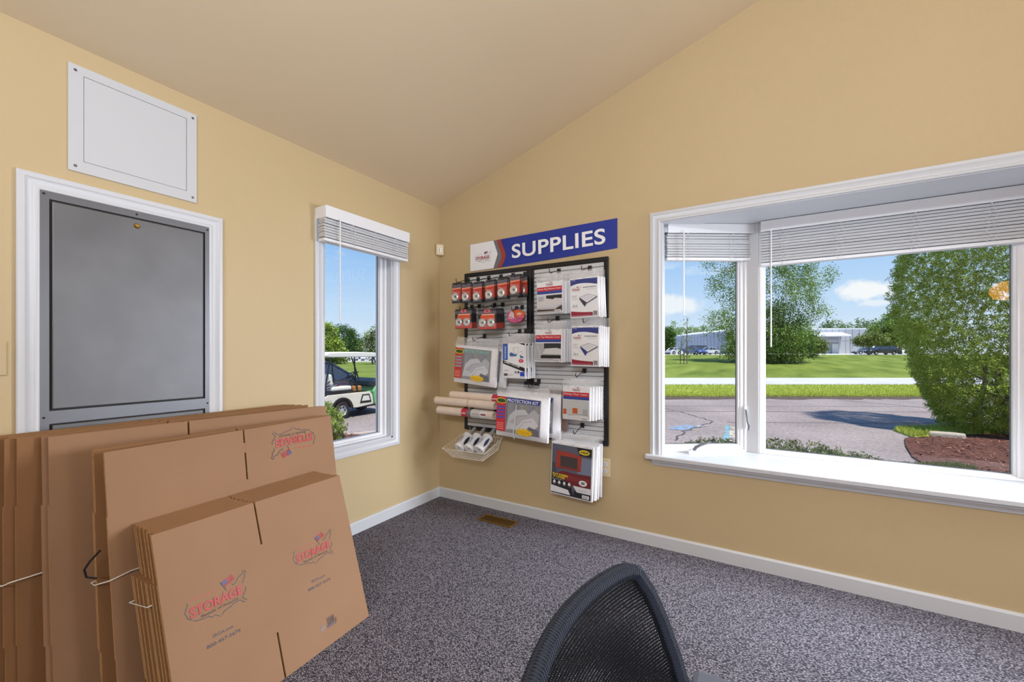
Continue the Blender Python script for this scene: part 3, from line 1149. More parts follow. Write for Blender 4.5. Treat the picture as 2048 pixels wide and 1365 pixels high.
single = padlock_card(1, .086, .158)
used = False
G1 = 'single padlock cards on the top left row'
for i, (x, zt, n) in enumerate(((.322, 1.757, 2), (.420, 1.752, 2), (.522, 1.747, 3), (.634, 1.752, 3), (.742, 1.758, 3), (.846, 1.770, 4))):
    hook(x, 1.800, 'black hook holding the %s padlock card pile of the top row' % ORD[i])
    for j in range(n):
        c = copy_tree(single) if used else single
        used = True
        y = -.176 + j*.021
        if i == 5 and j == 3:
            y = -.052
        c.location = (x+.004-(.002*j), y, zt-.158+.004*j)
        c.rotation_euler = (random.uniform(-.03, .05), random.uniform(-.03, .03), random.uniform(-.05, .05))
        lab = 'orange disc padlock card, %s from the corner on the top row' % ORD[i]
        if j:
            lab = 'padlock card %s behind the %s front card of the top row' % (['', 'directly', 'two places', 'farthest'][j], ORD[i])
        tag(c, lab, 'padlock pack', G1)

double = padlock_card(2, .162, .150)
used = False
G2 = 'twin padlock cards on the second left row'
for i, (x, zb_, n, dx_) in enumerate(((.392, 1.400, 4, .0), (.612, 1.388, 7, .0))):
    for s in (-.035, .038):
        hook(x+s, 1.585, 'black hook on the %s side of the %s twin padlock pile' % ('corner' if s < 0 else 'window', 'corner' if i == 0 else 'middle'))
    for j in range(n):
        c = copy_tree(double) if used else double
        used = True
        c.location = (x, -.172+j*.018, zb_+.002*j)
        c.rotation_euler = (.02+random.uniform(-.02, .02), random.uniform(-.03, .01), random.uniform(-.03, .03))
        where = 'pile nearer the corner' if i == 0 else 'pile in the middle of the second row'
        lab = ('front twin padlock card with two silver discs, ' if j == 0 else '%s twin padlock card counted from the front, ' % ORD[j])+where
        tag(c, lab, 'padlock pack', G2)

# rounded orange and pink pack, last on the second row
hook(.822, 1.555, 'black hook holding the rounded orange and pink pack')
r = empty('round_pack', (.820, -.10, 1.430))
b = MB()
oval = [(.076*math.cos(2*PI*i/28), .050+.050*math.sin(2*PI*i/28)*(1.0 if math.sin(2*PI*i/28) < 0 else 1.05)) for i in range(28)]
b.prism(oval, lambda u, v, d: (u, -d, v), 0, .022, ink((120, 44, 62)))
b.build('pack_body', r, bevel=.004)
p = Print(-.0222)
p.poly([(u*.95, .05+(v-.05)*.93) for u, v in oval], (214, 92, 132))
p.poly([(u*.9+.012, .058+(v-.05)*.72) for u, v in oval[0:12]]+[(-.03, .05), (.0, .04)], (222, 104, 52))
p.poly([(-.062, .040), (-.008, .028), (-.012, .080), (-.040, .088)], (238, 196, 204))
p.stroke([(-.066, .048), (-.03, .044), (.0, .020), (.04, .006)], .004, (96, 56, 140))
p.stroke([(-.02, .098), (-.004, .056), (.02, .03), (.07, .03)], .004, (60, 34, 46))
p.ell(.034, .066, .020, .010, (236, 186, 168), 16)
p.build('printed_face', r)
b = MB(); b.box((-.014, -.006, .094), (.014, -.002, .125), ink((46, 42, 46))); b.build('hang_tab', r)
tag(r, 'rounded orange and pink pack at the right end of the padlock row', 'padlock pack')


# ---------------------------------------------------------------- packs of folded covers
def cover_pack(kind, w, h, th, film_h, draw, body=None, film_w=0):
    """root at the bottom centre: soft folded cover, printed insert, clear hanging film"""
    r = empty(kind)
    b = MB()
    n, m = 12, 12
    edge = .55 if th < .05 else .22
    vs, fs = [], []
    for s in (0, 1):
        for j in range(m+1):
            for i in range(n+1):
                u, v = i/n*2-1, j/m*2-1
                puff = (1-abs(u)**5)*(1-abs(v)**5)
                y = -th/2*(edge+(1-edge)*puff)+.0012*math.sin(7*u+3*v+s) if s == 0 else th/2*(edge+(1-edge)*puff)
                vs.append((u*w/2, y, h*(v+1)/2))
    q = (n+1)*(m+1)
    for j in range(m):
        for i in range(n):
            a = j*(n+1)+i
            fs.append((a, a+1, a+n+2, a+n+1))
            fs.append((q+a, q+a+n+1, q+a+n+2, q+a+1))
    for i in range(n):
        a, c = i, m*(n+1)+i
        fs += [(a, q+a, q+a+1, a+1), (c, c+1, q+c+1, q+c)]
    for j in range(m):
        a, c = j*(n+1), j*(n+1)+n
        fs += [(a, a+n+1, q+a+n+1, q+a), (c, q+c, q+c+n+1, c+n+1)]
    b.add(vs, fs, body or M_WHITEP)
    b.build('folded_cover', r, smooth=True)
    p = Print(-th/2-.0012)
    draw(p, w, h)
    p.build('printed_insert', r)
    if film_h:
        b = MB()
        fw2 = w/2+.004+film_w
        k = 10
        vs, fs = [], []
        for i in range(k+1):
            u = -fw2+2*fw2*i/k
            vs += [(u, -th*.30+.003*math.sin(i*2.2), h-.006), (u*.99, -.002+.004*math.sin(i*1.7), h+film_h*.55), (u*.97, .004*math.sin(i*1.3+1), h+film_h*(.97+.03*math.sin(i*1.9)))]
        for i in range(k):
            a = 3*i
            fs += [(a, a+3, a+4, a+1), (a+1, a+4, a+5, a+2)]
        b.add(vs, fs, M_FILM)
        b.build('hanging_film', r, smooth=True)
    return r


def behind(src, n, dy, dxs, label, group, cat, rnd=.03, parts=False):
    for j in range(n):
        c = copy_tree(src)
        for ch in list(c.children):
            if ch.name.startswith('printed_insert') and not parts:
                bpy.data.objects.remove(ch)
        c.location = src.location + Vector((dxs*(j+1)+random.uniform(-.002, .002), dy*(j+1), random.uniform(-.004, .004)))
        c.rotation_euler = (src.rotation_euler.x+random.uniform(-.015, .015), src.rotation_euler.y+random.uniform(-rnd, rnd)*.4, src.rotation_euler.z+random.uniform(-rnd, rnd))
        tag(c, label(j), cat, group)


RED, NAVY, DGREY = (200, 40, 52), (50, 72, 150), (64, 64, 70)


def bars(p, u, v, w, h, k=11):
    p.rect(u-.003, v-.003, u+w+.003, v+h+.003, (246, 246, 246))
    for i in range(k):
        p.rect(u+w*i/k, v, u+w*(i+[.35, .6, .3][i % 3])/k, v+h, (30, 30, 32))


def draw_bed(title, scene):
    def d(p, w, h):
        a = w/2-.006
        p.rect(-a, .006, a, h-.006, (238, 238, 240))
        p.rect(-a, h*.70, a, h*.83, RED)
        p.rect(-a, h*.61, a, h*.70, NAVY)
        p.text(title, -a*.92, h*.745, 2*a*.92, h*.055, (250, 240, 240), .012, 0, .12)
        logo(p, 0, h*.89, .28, dark=(90, 80, 90))
        if scene == 0:      # bed with a dark headboard
            p.rect(-a, .012, a, h*.58, (206, 206, 218))
            p.rect(-a*.25, h*.36, a, h*.56, (38, 42, 40))
            p.poly([(-a, h*.24), (a, h*.28), (a, h*.44), (a*.45, h*.47), (a*.3, h*.43), (-a*.2, h*.47), (-a, h*.44)], (214, 210, 210))
            p.poly([(-a, h*.16), (a*.45, h*.14), (a, h*.24), (a, h*.06), (-a, h*.06)], (66, 52, 52))
            p.poly([(-a, h*.20), (a*.5, h*.18), (a, h*.30), (a, h*.26), (a*.45, h*.12), (-a, h*.14)], (196, 190, 190))
            p.rect(-a, .010, a, h*.08, (168, 152, 150))
            for i in range(6):
                p.rect(-a*.9, h*(.40+.022*i), -a*.45, h*(.408+.022*i), (150, 154, 160))
        elif scene == 1:    # box spring in a grey room
            p.rect(-a, .012, a, h*.58, (176, 178, 182))
            p.rect(-a*.30, h*.42, a, h*.58, (48, 50, 56))
            p.poly([(-a*.42, h*.26), (-a*.18, h*.42), (a*.7, h*.44), (a, h*.40), (a, h*.24)], (214, 214, 216))
            p.rect(-a*.55, h*.12, a, h*.22, (26, 24, 26))
            p.rect(-a, .012, a, h*.11, (182, 182, 186))
            p.stroke([(-a*.8, h*.5), (-a*.6, h*.25), (-a*.5, h*.2)], .003, (226, 226, 230))
        else:               # dining room with orange chairs
            p.rect(-a, .012, a, h*.60, (196, 198, 200))
            p.rect(-a*.98, h*.10, -a*.72, h*.32, (196, 92, 44))
            p.rect(-a*.25, h*.20, a*.15, h*.36, (200, 96, 52))
            p.rect(-a, .012, a, h*.16, (214, 214, 214))
            p.stroke([(-a*.6, h*.14), (a*.3, h*.18), (a, h*.16)], .004, (150, 148, 146))
            p.rect(a*.55, h*.18, a*.9, h*.34, (170, 172, 176))
        bars(p, a*.46, h*.035, a*.42, h*.06)
    return d


def draw_mattress(title, quilt):
    def d(p, w, h):
        a = w/2-.008
        p.rect(-a, .008, a, h-.008, (240, 241, 244))
        top = [(-a, h*.80)]+[(-a+2*a*i/12, h*(.80+.055*math.sin(PI*(i/12)**.8))) for i in range(13)]+[(a, h-.010), (-a, h-.010)]
        p.poly(top[1:], (52, 62, 134))
        p.text('COVER', -a*.92, h*.925, a*.3, h*.022, (220, 224, 240))
        p.text('13 - 20', a*.55, h*.94, a*.35, h*.02, (220, 224, 240))
        low = [(-a, .010), (a*.62, .010), (a*.62, h*.125)]+[(a*.62-(1.62*a)*i/8, h*(.125-.010*math.sin(PI*i/8)+.006*i)) for i in range(1, 9)]
        p.poly(low, (150, 40, 62))
        p.text('KEEPS OUT DUST AND WATER', -a*.92, h*.05, a*1.4, h*.016, (230, 180, 190))
        for i in range(6):
            p.rect(a*.66, .012+h*.018*i, a*.96, .012+h*.018*i+h*.012, (92, 92, 96))
        logo(p, -a*.60, h*.70, .30, dark=(80, 74, 90))
        p.text(title, -a*.05, h*.735, a*.98, h*.024, DGREY, .02, 0, .15)
        p.text('with zip closure', a*.20, h*.69, a*.7, h*.016, (140, 140, 146))
        for v in (.55, .53, .50, .46):
            p.rect(-a*.88, h*v, -a*(.5+.1*math.sin(v*40)), h*v+h*.006, (176, 178, 184))
        p.rect(-a*.85, h*.27, -a*.66, h*.33, (196, 198, 202)); p.rect(-a*.60, h*.27, -a*.5, h*.33, (196, 198, 202))
        # mattress drawing: top face, corner cut, dark front edge
        A_, B_, C_, D_ = (-a*.32, h*.50), (a*.30, h*.575), (a*.99, h*.50), (a*.22, h*.36)
        p.poly([A_, D_, C_, B_], (232, 233, 238))
        p.poly([A_, (-a*.32, h*.46), (a*.06, h*.265), D_], (56, 58, 140) if quilt else (60, 64, 76))
        p.poly([D_, (a*.22, h*.345), (a*.99, h*.48), C_], (92, 94, 104))
        p.stroke([A_, B_, C_], .0018, (90, 92, 104)); p.stroke([A_, D_, C_], .0022, (60, 62, 74))
        for i in range(3):
            for j in range(3):
                u, v = (i+.8)/4, (j+.8)/4
                q = Vector(A_).lerp(Vector(B_), u).lerp(Vector(D_).lerp(Vector(C_), u), v)
                p.stroke([(q.x-.006, q.y), (q.x+.006, q.y+.003)], .0016, (120, 122, 132))
    return d


def draw_vacuum(p, w, h):
    a = w/2-.005
    p.rect(-a, .006, a, h-.006, (241, 242, 244))
    p.rect(-a, h*.52, -a*.55, h*.97, (40, 96, 190))
    p.rect(-a, h*.97, -a*.55, h*.99, (150, 60, 80))
    p.text('VACUUM BAGS', -a*.70, h*.55, h*.36, a*.16, (214, 230, 250), .02, PI/2)
    p.poly([(a*.45, h*.99), (a, h*.99), (a, h*.93)], (40, 40, 46))
    p.poly([(-a, h*.42), (-a, h*.52), (a, h*.30), (a, h*.19)], (34, 34, 40))
    p.text('JUMBO VACUUM', -a*.88, h*.455, a*1.45, h*.05, (236, 236, 240), .02, -math.atan2(h*.22, 2*a))
    p.poly([(-a*.42, h*.70), (-a*.30, h*.62), (a*.25, h*.63), (a*.30, h*.70), (a*.1, h*.68), (-a*.2, h*.74)], (62, 110, 170))
    p.stroke([(-a*.05, h*.86), (a*.45, h*.88), (a*.34, h*.66), (a*.02, h*.74), (-a*.05, h*.86)], .0018, (120, 120, 128))
    p.poly([(a*.55, h*.66), (a*.9, h*.62), (a*.86, h*.58), (a*.62, h*.58)], (50, 120, 150))
    p.stroke([(a*.5, h*.74), (a*.75, h*.78), (a*.8, h*.70), (a*.6, h*.66)], .0018, (110, 110, 116))
    p.ell(a*.68, h*.50, a*.22, h*.05, (206, 44, 84), 18)
    p.ell(a*.68, h*.50, a*.12, h*.022, (236, 150, 170), 14)
    p.text('6 PACK', -a*.88, h*.21, a*.42, h*.03, DGREY)
    p.rect(-a*.90, h*.07, -a*.55, h*.14, (92, 94, 98))
    p.rect(-a*.45, h*.11, -a*.05, h*.118, (170, 172, 176)); p.rect(-a*.45, h*.085, -a*.1, h*.093, (170, 172, 176))
    p.rect(a*.12, h*.15, a*.26, h*.21, (120, 124, 132)); p.rect(a*.36, h*.15, a*.52, h*.21, (40, 70, 120))
    p.rect(a*.60, h*.07, a*.98, h*.19, (40, 74, 200))


def draw_kit(title_col, title_bg, side, blue):
    def d(p, w, h):
        x0, x1, z0, z1 = -w*.44, w*.40, h*.135, h*.93
        p.rect(x0, z0, x1, z1, (150, 152, 158))
        # draped chairs under dust sheets
        W_, H_ = x1-x0, z1-z0
        P_ = lambda u, v: (x0+W_*u, z0+H_*v)
        for i in range(9):
            p.poly([P_(.22+.088*i, .3), P_(.25+.088*i, .3), P_(.26+.085*i, .82), P_(.235+.085*i, .82)], (120+(i*37) % 50, 122+(i*37) % 50, 130+(i*37) % 46))
        p.poly([P_(.24, .08), P_(.30, .48), P_(.44, .66), P_(.66, .70), P_(.78, .52), P_(.72, .40), P_(.60, .36), P_(.58, .10)], (204, 206, 212))
        p.poly([P_(.30, .30), P_(.50, .52), P_(.74, .58), P_(.86, .74), P_(.98, .60), P_(.96, .30), P_(.72, .12)], (188, 190, 196))
        p.poly([P_(.46, .14), P_(.62, .40), P_(.84, .50), P_(.97, .30), P_(.80, .08)], (216, 217, 222))
        p.poly([P_(.62, .0), P_(.76, .24), P_(.97, .16), P_(.98, 0)], (112, 114, 122))
        p.stroke([P_(.36, .28), P_(.52, .50), P_(.70, .54)], .003, (150, 152, 160))
        p.stroke([P_(.52, .12), P_(.64, .34), P_(.82, .40)], .003, (158, 160, 168))
        # side column
        p.rect(x0, z0, x0+W_*.215, z1, side)
        for i, v in enumerate((.36, .46, .56, .66)):
            p.poly([P_(.015, v), P_(.20, v+.01), P_(.20, v+.075), P_(.015, v+.065)], blue)
        for i in range(4):
            p.rect(x0+W_*.02, z0+H_*(.05+.055*i), x0+W_*.18, z0+H_*(.075+.055*i), (244, 150, 140))
        p.ell(x0+W_*.115, z1-H_*.12, W_*.13, H_*.085, (232, 190, 60), 20)
        p.ell(x0+W_*.115, z1-H_*.12, W_*.105, H_*.06, (70, 110, 50), 20)
        p.text('DUST', x0+W_*.04, z1-H_*.145, W_*.15, H_*.05, (20, 26, 16), .03)
        if title_bg:
            p.poly([P_(.23, .86), P_(.97, .86), P_(1.0, .985), P_(.23, .985)], title_bg)
        p.text('PROTECTION KIT', *P_(.25, .872), W_*.71, H_*.085, title_col, .02, 0, .12)
        p.star(x0+W_*.66, z0+H_*.06, W_*.21, H_*.11, 11, .78, (240, 196, 40))
        p.text('Furniture cover', x0+W_*.52, z0+H_*.065, W_*.28, H_*.025, (150, 80, 30))
        p.text('and dust sheets', x0+W_*.52, z0+H_*.02, W_*.28, H_*.025, (150, 80, 30))
    return d


def draw_tv(p, w, h):
    a = w/2-.008
    z1 = h-.012
    P_ = lambda u, v: (-a+2*a*u, .010+(z1-.010)*v)
    R_ = lambda u0, v0, u1, v1, c: p.poly([P_(u0, v0), P_(u1, v0), P_(u1, v1), P_(u0, v1)], c)
    R_(0, 0, 1, 1, (94, 98, 116))
    R_(.66, .48, 1, .80, (122, 132, 156))
    R_(0, .30, .12, .62, (74, 78, 88))
    p.poly([P_(.10, .52), P_(.74, .52), P_(.76, .82), P_(.50, .86), P_(.12, .88)], (164, 66, 56))
    R_(.22, .565, .66, .78, (74, 66, 66))
    R_(.18, .52, .72, .56, (140, 58, 54))
    p.poly([P_(.08, .40), P_(.30, .48), P_(.62, .46), P_(.98, .48), P_(1, .24), (P_(.5, .20)), P_(.10, .30)], (116, 44, 50))
    p.poly([P_(.30, .40), P_(.46, .43), P_(.60, .40), P_(.98, .40), P_(.98, .34), P_(.30, .30)], (134, 54, 58))
    p.poly([P_(.0, .0), P_(.58, .0), P_(.50, .24), P_(.0, .40)], (38, 40, 46))
    p.poly([P_(.0, .02), P_(.50, .02), P_(.44, .115), P_(.0, .155)], (232, 233, 236))
    R_(.58, .0, 1, .12, (40, 42, 50))
    p.poly([P_(.56, .225), P_(1, .225), P_(1, .11), P_(.66, .11)], (226, 228, 232))
    p.text('Cover 65', *P_(.70, .15), 2*a*.2, h*.022, (120, 120, 126))
    p.poly([P_(.62, 1), P_(1, 1), P_(1, .84), P_(.72, .84)], (34, 36, 42))
    p.ell(*P_(.82, .915), 2*a*.13, h*.045, (236, 214, 60), 22)
    p.ell(*P_(.82, .915), 2*a*.10, h*.022, (40, 40, 36), 18)
    p.text('DUST', *P_(.75, .905), 2*a*.14, h*.022, (236, 214, 60), .03)
    p.text('FLAT SCREEN', *P_(.03, .375), 2*a*.40, h*.035, (244, 224, 60), .03, -.03, .15)
    p.text('TV COVER', *P_(.03, .325), 2*a*.32, h*.034, (244, 224, 60), .03, -.03, .15)
    p.text('fits up to 65 in', *P_(.03, .285), 2*a*.28, h*.020, (235, 235, 235))
    for i in range(4):
        u = .05+.13*i
        R_(u, .205, u+.065, .245, (236, 236, 238)); p.ell(*P_(u+.032, .252), .006, .006, (236, 236, 238), 10)
        R_(u, .180, u+.06, .186, (180, 180, 186))
    p.ell(*P_(.81, .31), 2*a*.10, h*.052, (240, 240, 242), 24)
    R_(.765, .285, .855, .335, (120, 124, 130))
    p.rect(*P_(.80, .02), *P_(.97, .085), (240, 240, 242))
    bars(p, P_(.82, .03)[0], P_(.82, .03)[1], 2*a*.12, h*.04, 9)


GP = 'cover packs on the right board'
def place(r, x, y, z, tilt, label, cat, group=None, yaw=0.0, pitch=0.0):
    r.location = (x, y, z)
    r.rotation_euler = (pitch, tilt, yaw)
    tag(r, label, cat, group)
    return r


hook(1.119, 1.794, 'upper left hook on the right board, above a mattress cover pack')
r = place(cover_pack('mattress_cover_pack', .198, .219, .022, .062, draw_bed('Queen King Mattress Cover', 0)), 1.115, -.152, 1.482, -.015, 'front bed-picture mattress cover pack on the upper left hook of the right board', 'cover pack', GP)
behind(r, 3, .030, .012, lambda j: 'mattress cover pack, %s behind the upper bed-picture pack' % ORD[j], GP, 'cover pack')
hook(1.348, 1.790, 'upper right hook on the right board, above a quilt drawing pack')
r = place(cover_pack('mattress_bag_pack', .198, .260, .020, .050, draw_mattress('KING MATTRESS BAG', False)), 1.366, -.158, 1.444, -.02, 'front mattress bag pack with grey-edged mattress drawing, upper right of the board', 'cover pack', GP, pitch=.02)
behind(r, 3, .030, .004, lambda j: 'mattress bag pack, %s behind the upper one with a mattress drawing' % ORD[j], GP, 'cover pack')
hook(1.108, 1.460, 'left hook in the second row of the right board')
r = place(cover_pack('mattress_cover_pack', .204, .222, .022, .060, draw_bed('Box Top Mattress Cover', 1)), 1.102, -.152, 1.152, .01, 'front cover pack with dark bedroom picture, second row left of the right board', 'cover pack', GP)
behind(r, 4, .026, .010, lambda j: 'cover pack, %s behind the second-row bedroom picture pack' % ORD[j], GP, 'cover pack')
hook(1.359, 1.449, 'right hook in the second row of the right board')
r = place(cover_pack('mattress_bag_pack', .196, .262, .020, .060, draw_mattress('TWIN MATTRESS BAG', True)), 1.364, -.148, 1.128, .012, 'front mattress bag pack with blue-edged mattress drawing, second row right', 'cover pack', GP, pitch=.02)
behind(r, 4, .025, .006, lambda j: 'mattress bag pack, %s behind the blue-edged mattress drawing' % ORD[j], GP, 'cover pack')
hook(1.309, 1.094, 'single hook in the third row of the right board')
r = place(cover_pack('chair_cover_pack', .192, .220, .022, .045, draw_bed('Dining Chair Cover', 2)), 1.306, -.158, .776, .012, 'front dining chair cover pack with orange chairs in its picture', 'cover pack', GP)
behind(r, 4, .028, .010, lambda j: 'white folded pack, %s behind the dining chair cover pack' % ORD[j], GP, 'cover pack')
hook(1.294, .720, 'lowest hook on the right board, holding the TV cover packs')
r = place(cover_pack('tv_cover_pack', .296, .350, .024, .060, draw_tv), 1.272, -.168, .268, .035, 'front flat screen TV cover pack with red cabinet picture, hanging lowest', 'cover pack', 'hanging TV cover packs', yaw=-.03)
behind(r, 4, .026, .006, lambda j: 'white TV cover pack, %s behind the red cabinet picture pack' % ORD[j], 'hanging TV cover packs', 'cover pack', .06)

# left board, third row
hook(.481, 1.345, 'hook above the tilted furniture protection pack on the left board')
r = place(cover_pack('protection_kit_pack', .385, .290, .075, .062, draw_kit((150, 214, 190), None, (206, 58, 40), (150, 156, 168))), .478, -.150, .975, .085, 'tilted furniture protection pack with green lettering on the left board', 'cover pack', 'protection packs', yaw=.02)
behind(r, 1, .080, .035, lambda j: 'grey furniture protection pack squeezed behind the green-lettered one', 'protection packs', 'cover pack', parts=True)
hook(.800, 1.375, 'hook above the vacuum bag packs on the left board')
r = place(cover_pack('vacuum_bag_pack', .190, .252, .020, .070, draw_vacuum), .836, -.160, 1.033, .0, 'front vacuum storage bag pack with blue strip and black diagonal band', 'cover pack', 'vacuum bag packs')
behind(r, 4, .027, .004, lambda j: 'vacuum storage bag pack, %s behind the front one' % ORD[j], 'vacuum bag packs', 'cover pack', parts=True)
# the two big packs low in the middle
hook(.960, 1.010, 'hook hidden above the big white protection packs')
r = place(cover_pack('protection_kit_pack', .415, .305, .090, .050, draw_kit((236, 240, 250), (44, 64, 150), (214, 50, 60), (98, 84, 180))), .918, -.205, .622, .045, 'big white protection pack with blue title band, bulging between the boards', 'cover pack', 'protection packs', yaw=-.02)
# clear outer bag with a drawstring cord
b = MB()
b.tube([(-.02, -.049, .235), (-.024, -.052, .16), (-.032, -.053, .09), (-.036, -.052, .03), (-.034, -.040, .0)], .0035, 6, M_FILM2)
b.build('seam_cord', r, smooth=True)
c = copy_tree(r)
c.location = (.958, -.105, .632); c.rotation_euler = (0, .03, .03)
tag(c, 'second protection pack pressed behind the big blue-titled one', 'cover pack', 'protection packs')
r = place(cover_pack('brown_cover_pack', .150, .300, .050, .03, lambda p, w, h: [p.stroke([(-.06+.02*i, h*.05), (-.055+.02*i, h*.5), (-.06+.021*i, h*.95)], .003, c) for i, c in enumerate(((150, 128, 118), (92, 70, 62), (160, 140, 130), (84, 62, 56), (170, 152, 144), (96, 74, 66)))], body=pm('brown_film', (112, 88, 78), .25, bump=(40, .5, .01))), 1.126, -.070, .660, .05, 'dark brown film-wrapped pack between the big white packs and the chair cover pack', 'cover pack')

# ---------------------------------------------------------------- kraft paper rolls
def paper_roll(x0, x1, z, y, rad, label, wrap, tilt=0.0):
    r = empty('paper_roll', ((x0+x1)/2, y, z), (0, tilt, 0))
    L = (x1-x0)/2
    b = MB()
    prof = [(rad*.35, -L+.01), (rad*.4, -L), (rad, -L), (rad, L), (rad*.4, L), (rad*.35, L-.01)]
    b.lathe(prof, (0, 0, 0), (1, 0, 0), 20, M_PAPER)
    b.lathe([(0, -L+.006), (rad*.36, -L+.006)], (0, 0, 0), (1, 0, 0), 12, M_TAN)
    b.lathe([(rad*.36, L-.006), (0, L-.006)], (0, 0, 0), (1, 0, 0), 12, M_TAN)
    b.build('paper', r, smooth=True)
    if wrap:
        u0, u1 = wrap
        b = MB()
        R1 = rad+.0008
        for a, c_, col in ((u0, u0+.055, (196, 44, 66)), (u0+.055, u0+.09, (120, 118, 120)), (u0+.09, u1, (224, 222, 222))):
            b.lathe([(R1, a), (R1, c_)], (0, 0, 0), (1, 0, 0), 20, ink(col))
        b.lathe([(R1+.0004, u0+.10), (R1+.0004, u0+.17)], (0, 0, 0), (1, 0, 0), 20, ink((206, 202, 200)))
        b.build('printed_wrapper', r, smooth=True)
        p = Print(-R1-.0012)
        p.text('PAPER', u0+.006, -.006, .042, .012, (246, 220, 220), .02)
        p.text('packing roll', u0+.10, .002, .09, .007, (90, 84, 84))
        p.rect(u0+.185, -.002, u1-.004, .010, (150, 70, 84))
        p.build('wrapper_print', r)
    else:
        b = MB(); b.lathe([(rad+.001, .045), (rad+.001, .052)], (0, 0, 0), (1, 0, 0), 20, M_TAN); b.build('tape_band', r, smooth=True)
    tag(r, label, 'paper roll', 'kraft paper rolls')

paper_roll(.262, .735, .884, -.160, .029, 'topmost kraft paper roll of the three, farthest back', (.16, .42), .02)
paper_roll(.142, .700, .838, -.200, .030, 'middle kraft paper roll, sticking out farthest to the corner, unlabelled', None, .012)
paper_roll(.170, .695, .765, -.205, .031, 'lowest kraft paper roll with red and white wrapper', (-.02, .21), .012)
for x, z in ((.36, .760), (.58, .760)):
    hook(x, z, 'hook under the paper rolls, nearer the %s' % ('corner' if x < .4 else 'window'))

# ---------------------------------------------------------------- wire basket with stretch wrap
bk = empty('wire_basket', (.46, -.02, .42))
O_ = Vector((.46, -.02, .42))
FL_, FR_, BL_, BR_ = Vector((.276, -.285, .490)), Vector((.662, -.285, .497)), Vector((.262, -.030, .556)), Vector((.652, -.030, .566))
fl, frr, bl, br_ = Vector((.325, -.235, .425)), Vector((.610, -.235, .430)), Vector((.315, -.050, .470)), Vector((.630, -.050, .478))
L_ = lambda p: p-O_
b = MB(); b.tube([L_(FL_), L_(FR_), L_(BR_), L_(BL_)], .0030, 6, M_WIRE, closed=True); b.build('rim_wire', bk)
def wires(n, A0, A1, B0, B1, nm):
    for i in range(n):
        t = (i+.5)/n
        b = MB(); b.tube([L_(A0.lerp(A1, t)), L_(B0.lerp(B1, t))], .0014, 4, M_WIRE); b.build(nm, bk)
wires(22, FL_, FR_, fl, frr, 'side_wire'); wires(9, FL_, BL_, fl, bl, 'side_wire'); wires(9, FR_, BR_, frr, br_, 'side_wire'); wires(16, BL_, BR_, bl, br_, 'side_wire')
wires(18, fl, frr, bl, br_, 'floor_wire')
b = MB()
b.tube([L_(fl), L_(frr), L_(br_), L_(bl)], .0026, 6, M_WIRE, closed=True)
for t in (.35, .7):
    b.tube([L_(FL_.lerp(fl, t)), L_(FR_.lerp(frr, t)), L_(BR_.lerp(br_, t)), L_(BL_.lerp(bl, t))], .0014, 4, M_WIRE, closed=True)
b.build('ring_wire', bk)
b = MB()
for t in (.2, .8):
    q = L_(BL_.lerp(BR_, t))
    b.tube([q, q+Vector((0, .006, .03)), q+Vector((0, .012, .052)), q+Vector((0, .002, .058))], .003, 6, M_WIRE)
b.build('hanger_wire', bk)
tag(bk, 'small white wire basket hanging under the left board', 'basket')

wrap_first = None
for i, x in enumerate((.392, .482, .574)):
    if wrap_first is None:
        r = wrap_first = empty('stretch_wrap_roll')
        b = MB()
        R = .042
        b.lathe([(.013, .010), (.014, 0), (R*.92, 0), (R, .006), (R, .020), (R*.90, .024), (R*.90, .118), (R, .122), (R, .134), (R*.5, .138), (.016, .138)], (0, 0, 0), (0, 1, 0), 24, M_CARD)
        b.lathe([(0, .009), (.0135, .009)], (0, 0, 0), (0, 1, 0), 14, M_BLACK)
        b.build('film_roll', r, smooth=True)
        b = MB(); b.lathe([(R*.905+.0006, .026), (R*.905+.0006, .116)], (0, 0, 0), (0, 1, 0), 24, ink((222, 224, 232)))
        k = R*.905+.0014
        for a0, a1, col in ((.15, .75, (34, 38, 60)), (2.45, 2.62, (176, 50, 60))):
            vs, fs = [], []
            for j in range(9):
                t = a0+(a1-a0)*j/8
                hw = .042*math.sin(PI*(j+.6)/9.2)
                vs += [(k*math.cos(t), .071-hw, k*math.sin(t)), (k*math.cos(t), .071+hw, k*math.sin(t))]
            fs = [(2*j, 2*j+2, 2*j+3, 2*j+1) for j in range(8)]
            b.add(vs, fs, ink(col))
        for j in range(4):
            t = 1.35+.16*j
            b.add([((k+.0003)*math.cos(t), .040, (k+.0003)*math.sin(t)), ((k+.0003)*math.cos(t+.05), .040, (k+.0003)*math.sin(t+.05)), ((k+.0003)*math.cos(t+.05), .085+.008*(j % 2), (k+.0003)*math.sin(t+.05)), ((k+.0003)*math.cos(t), .085+.008*(j % 2), (k+.0003)*math.sin(t))], [(0, 1, 2, 3)], ink((120, 124, 136)))
        b.build('printed_sleeve', r, smooth=True)
        b = MB(); b.lathe([(0, .225), (.010, .224), (.0135, .218), (.0135, .134)], (0, 0, 0), (0, 1, 0), 14, pm('grey_handle', (176, 176, 178), .5)); b.build('handle', r, smooth=True)
    else:
        r = copy_tree(wrap_first)
    r.location = (x, -.232, .494+.004*i)
    r.rotation_euler = (.62, 0, -.10)
    tag(r, 'stretch wrap roll with grey handle in the basket, %s' % ('nearest the corner', 'middle of the three', 'nearest the white pack')[i], 'stretch wrap', 'stretch wrap rolls in the wire basket')

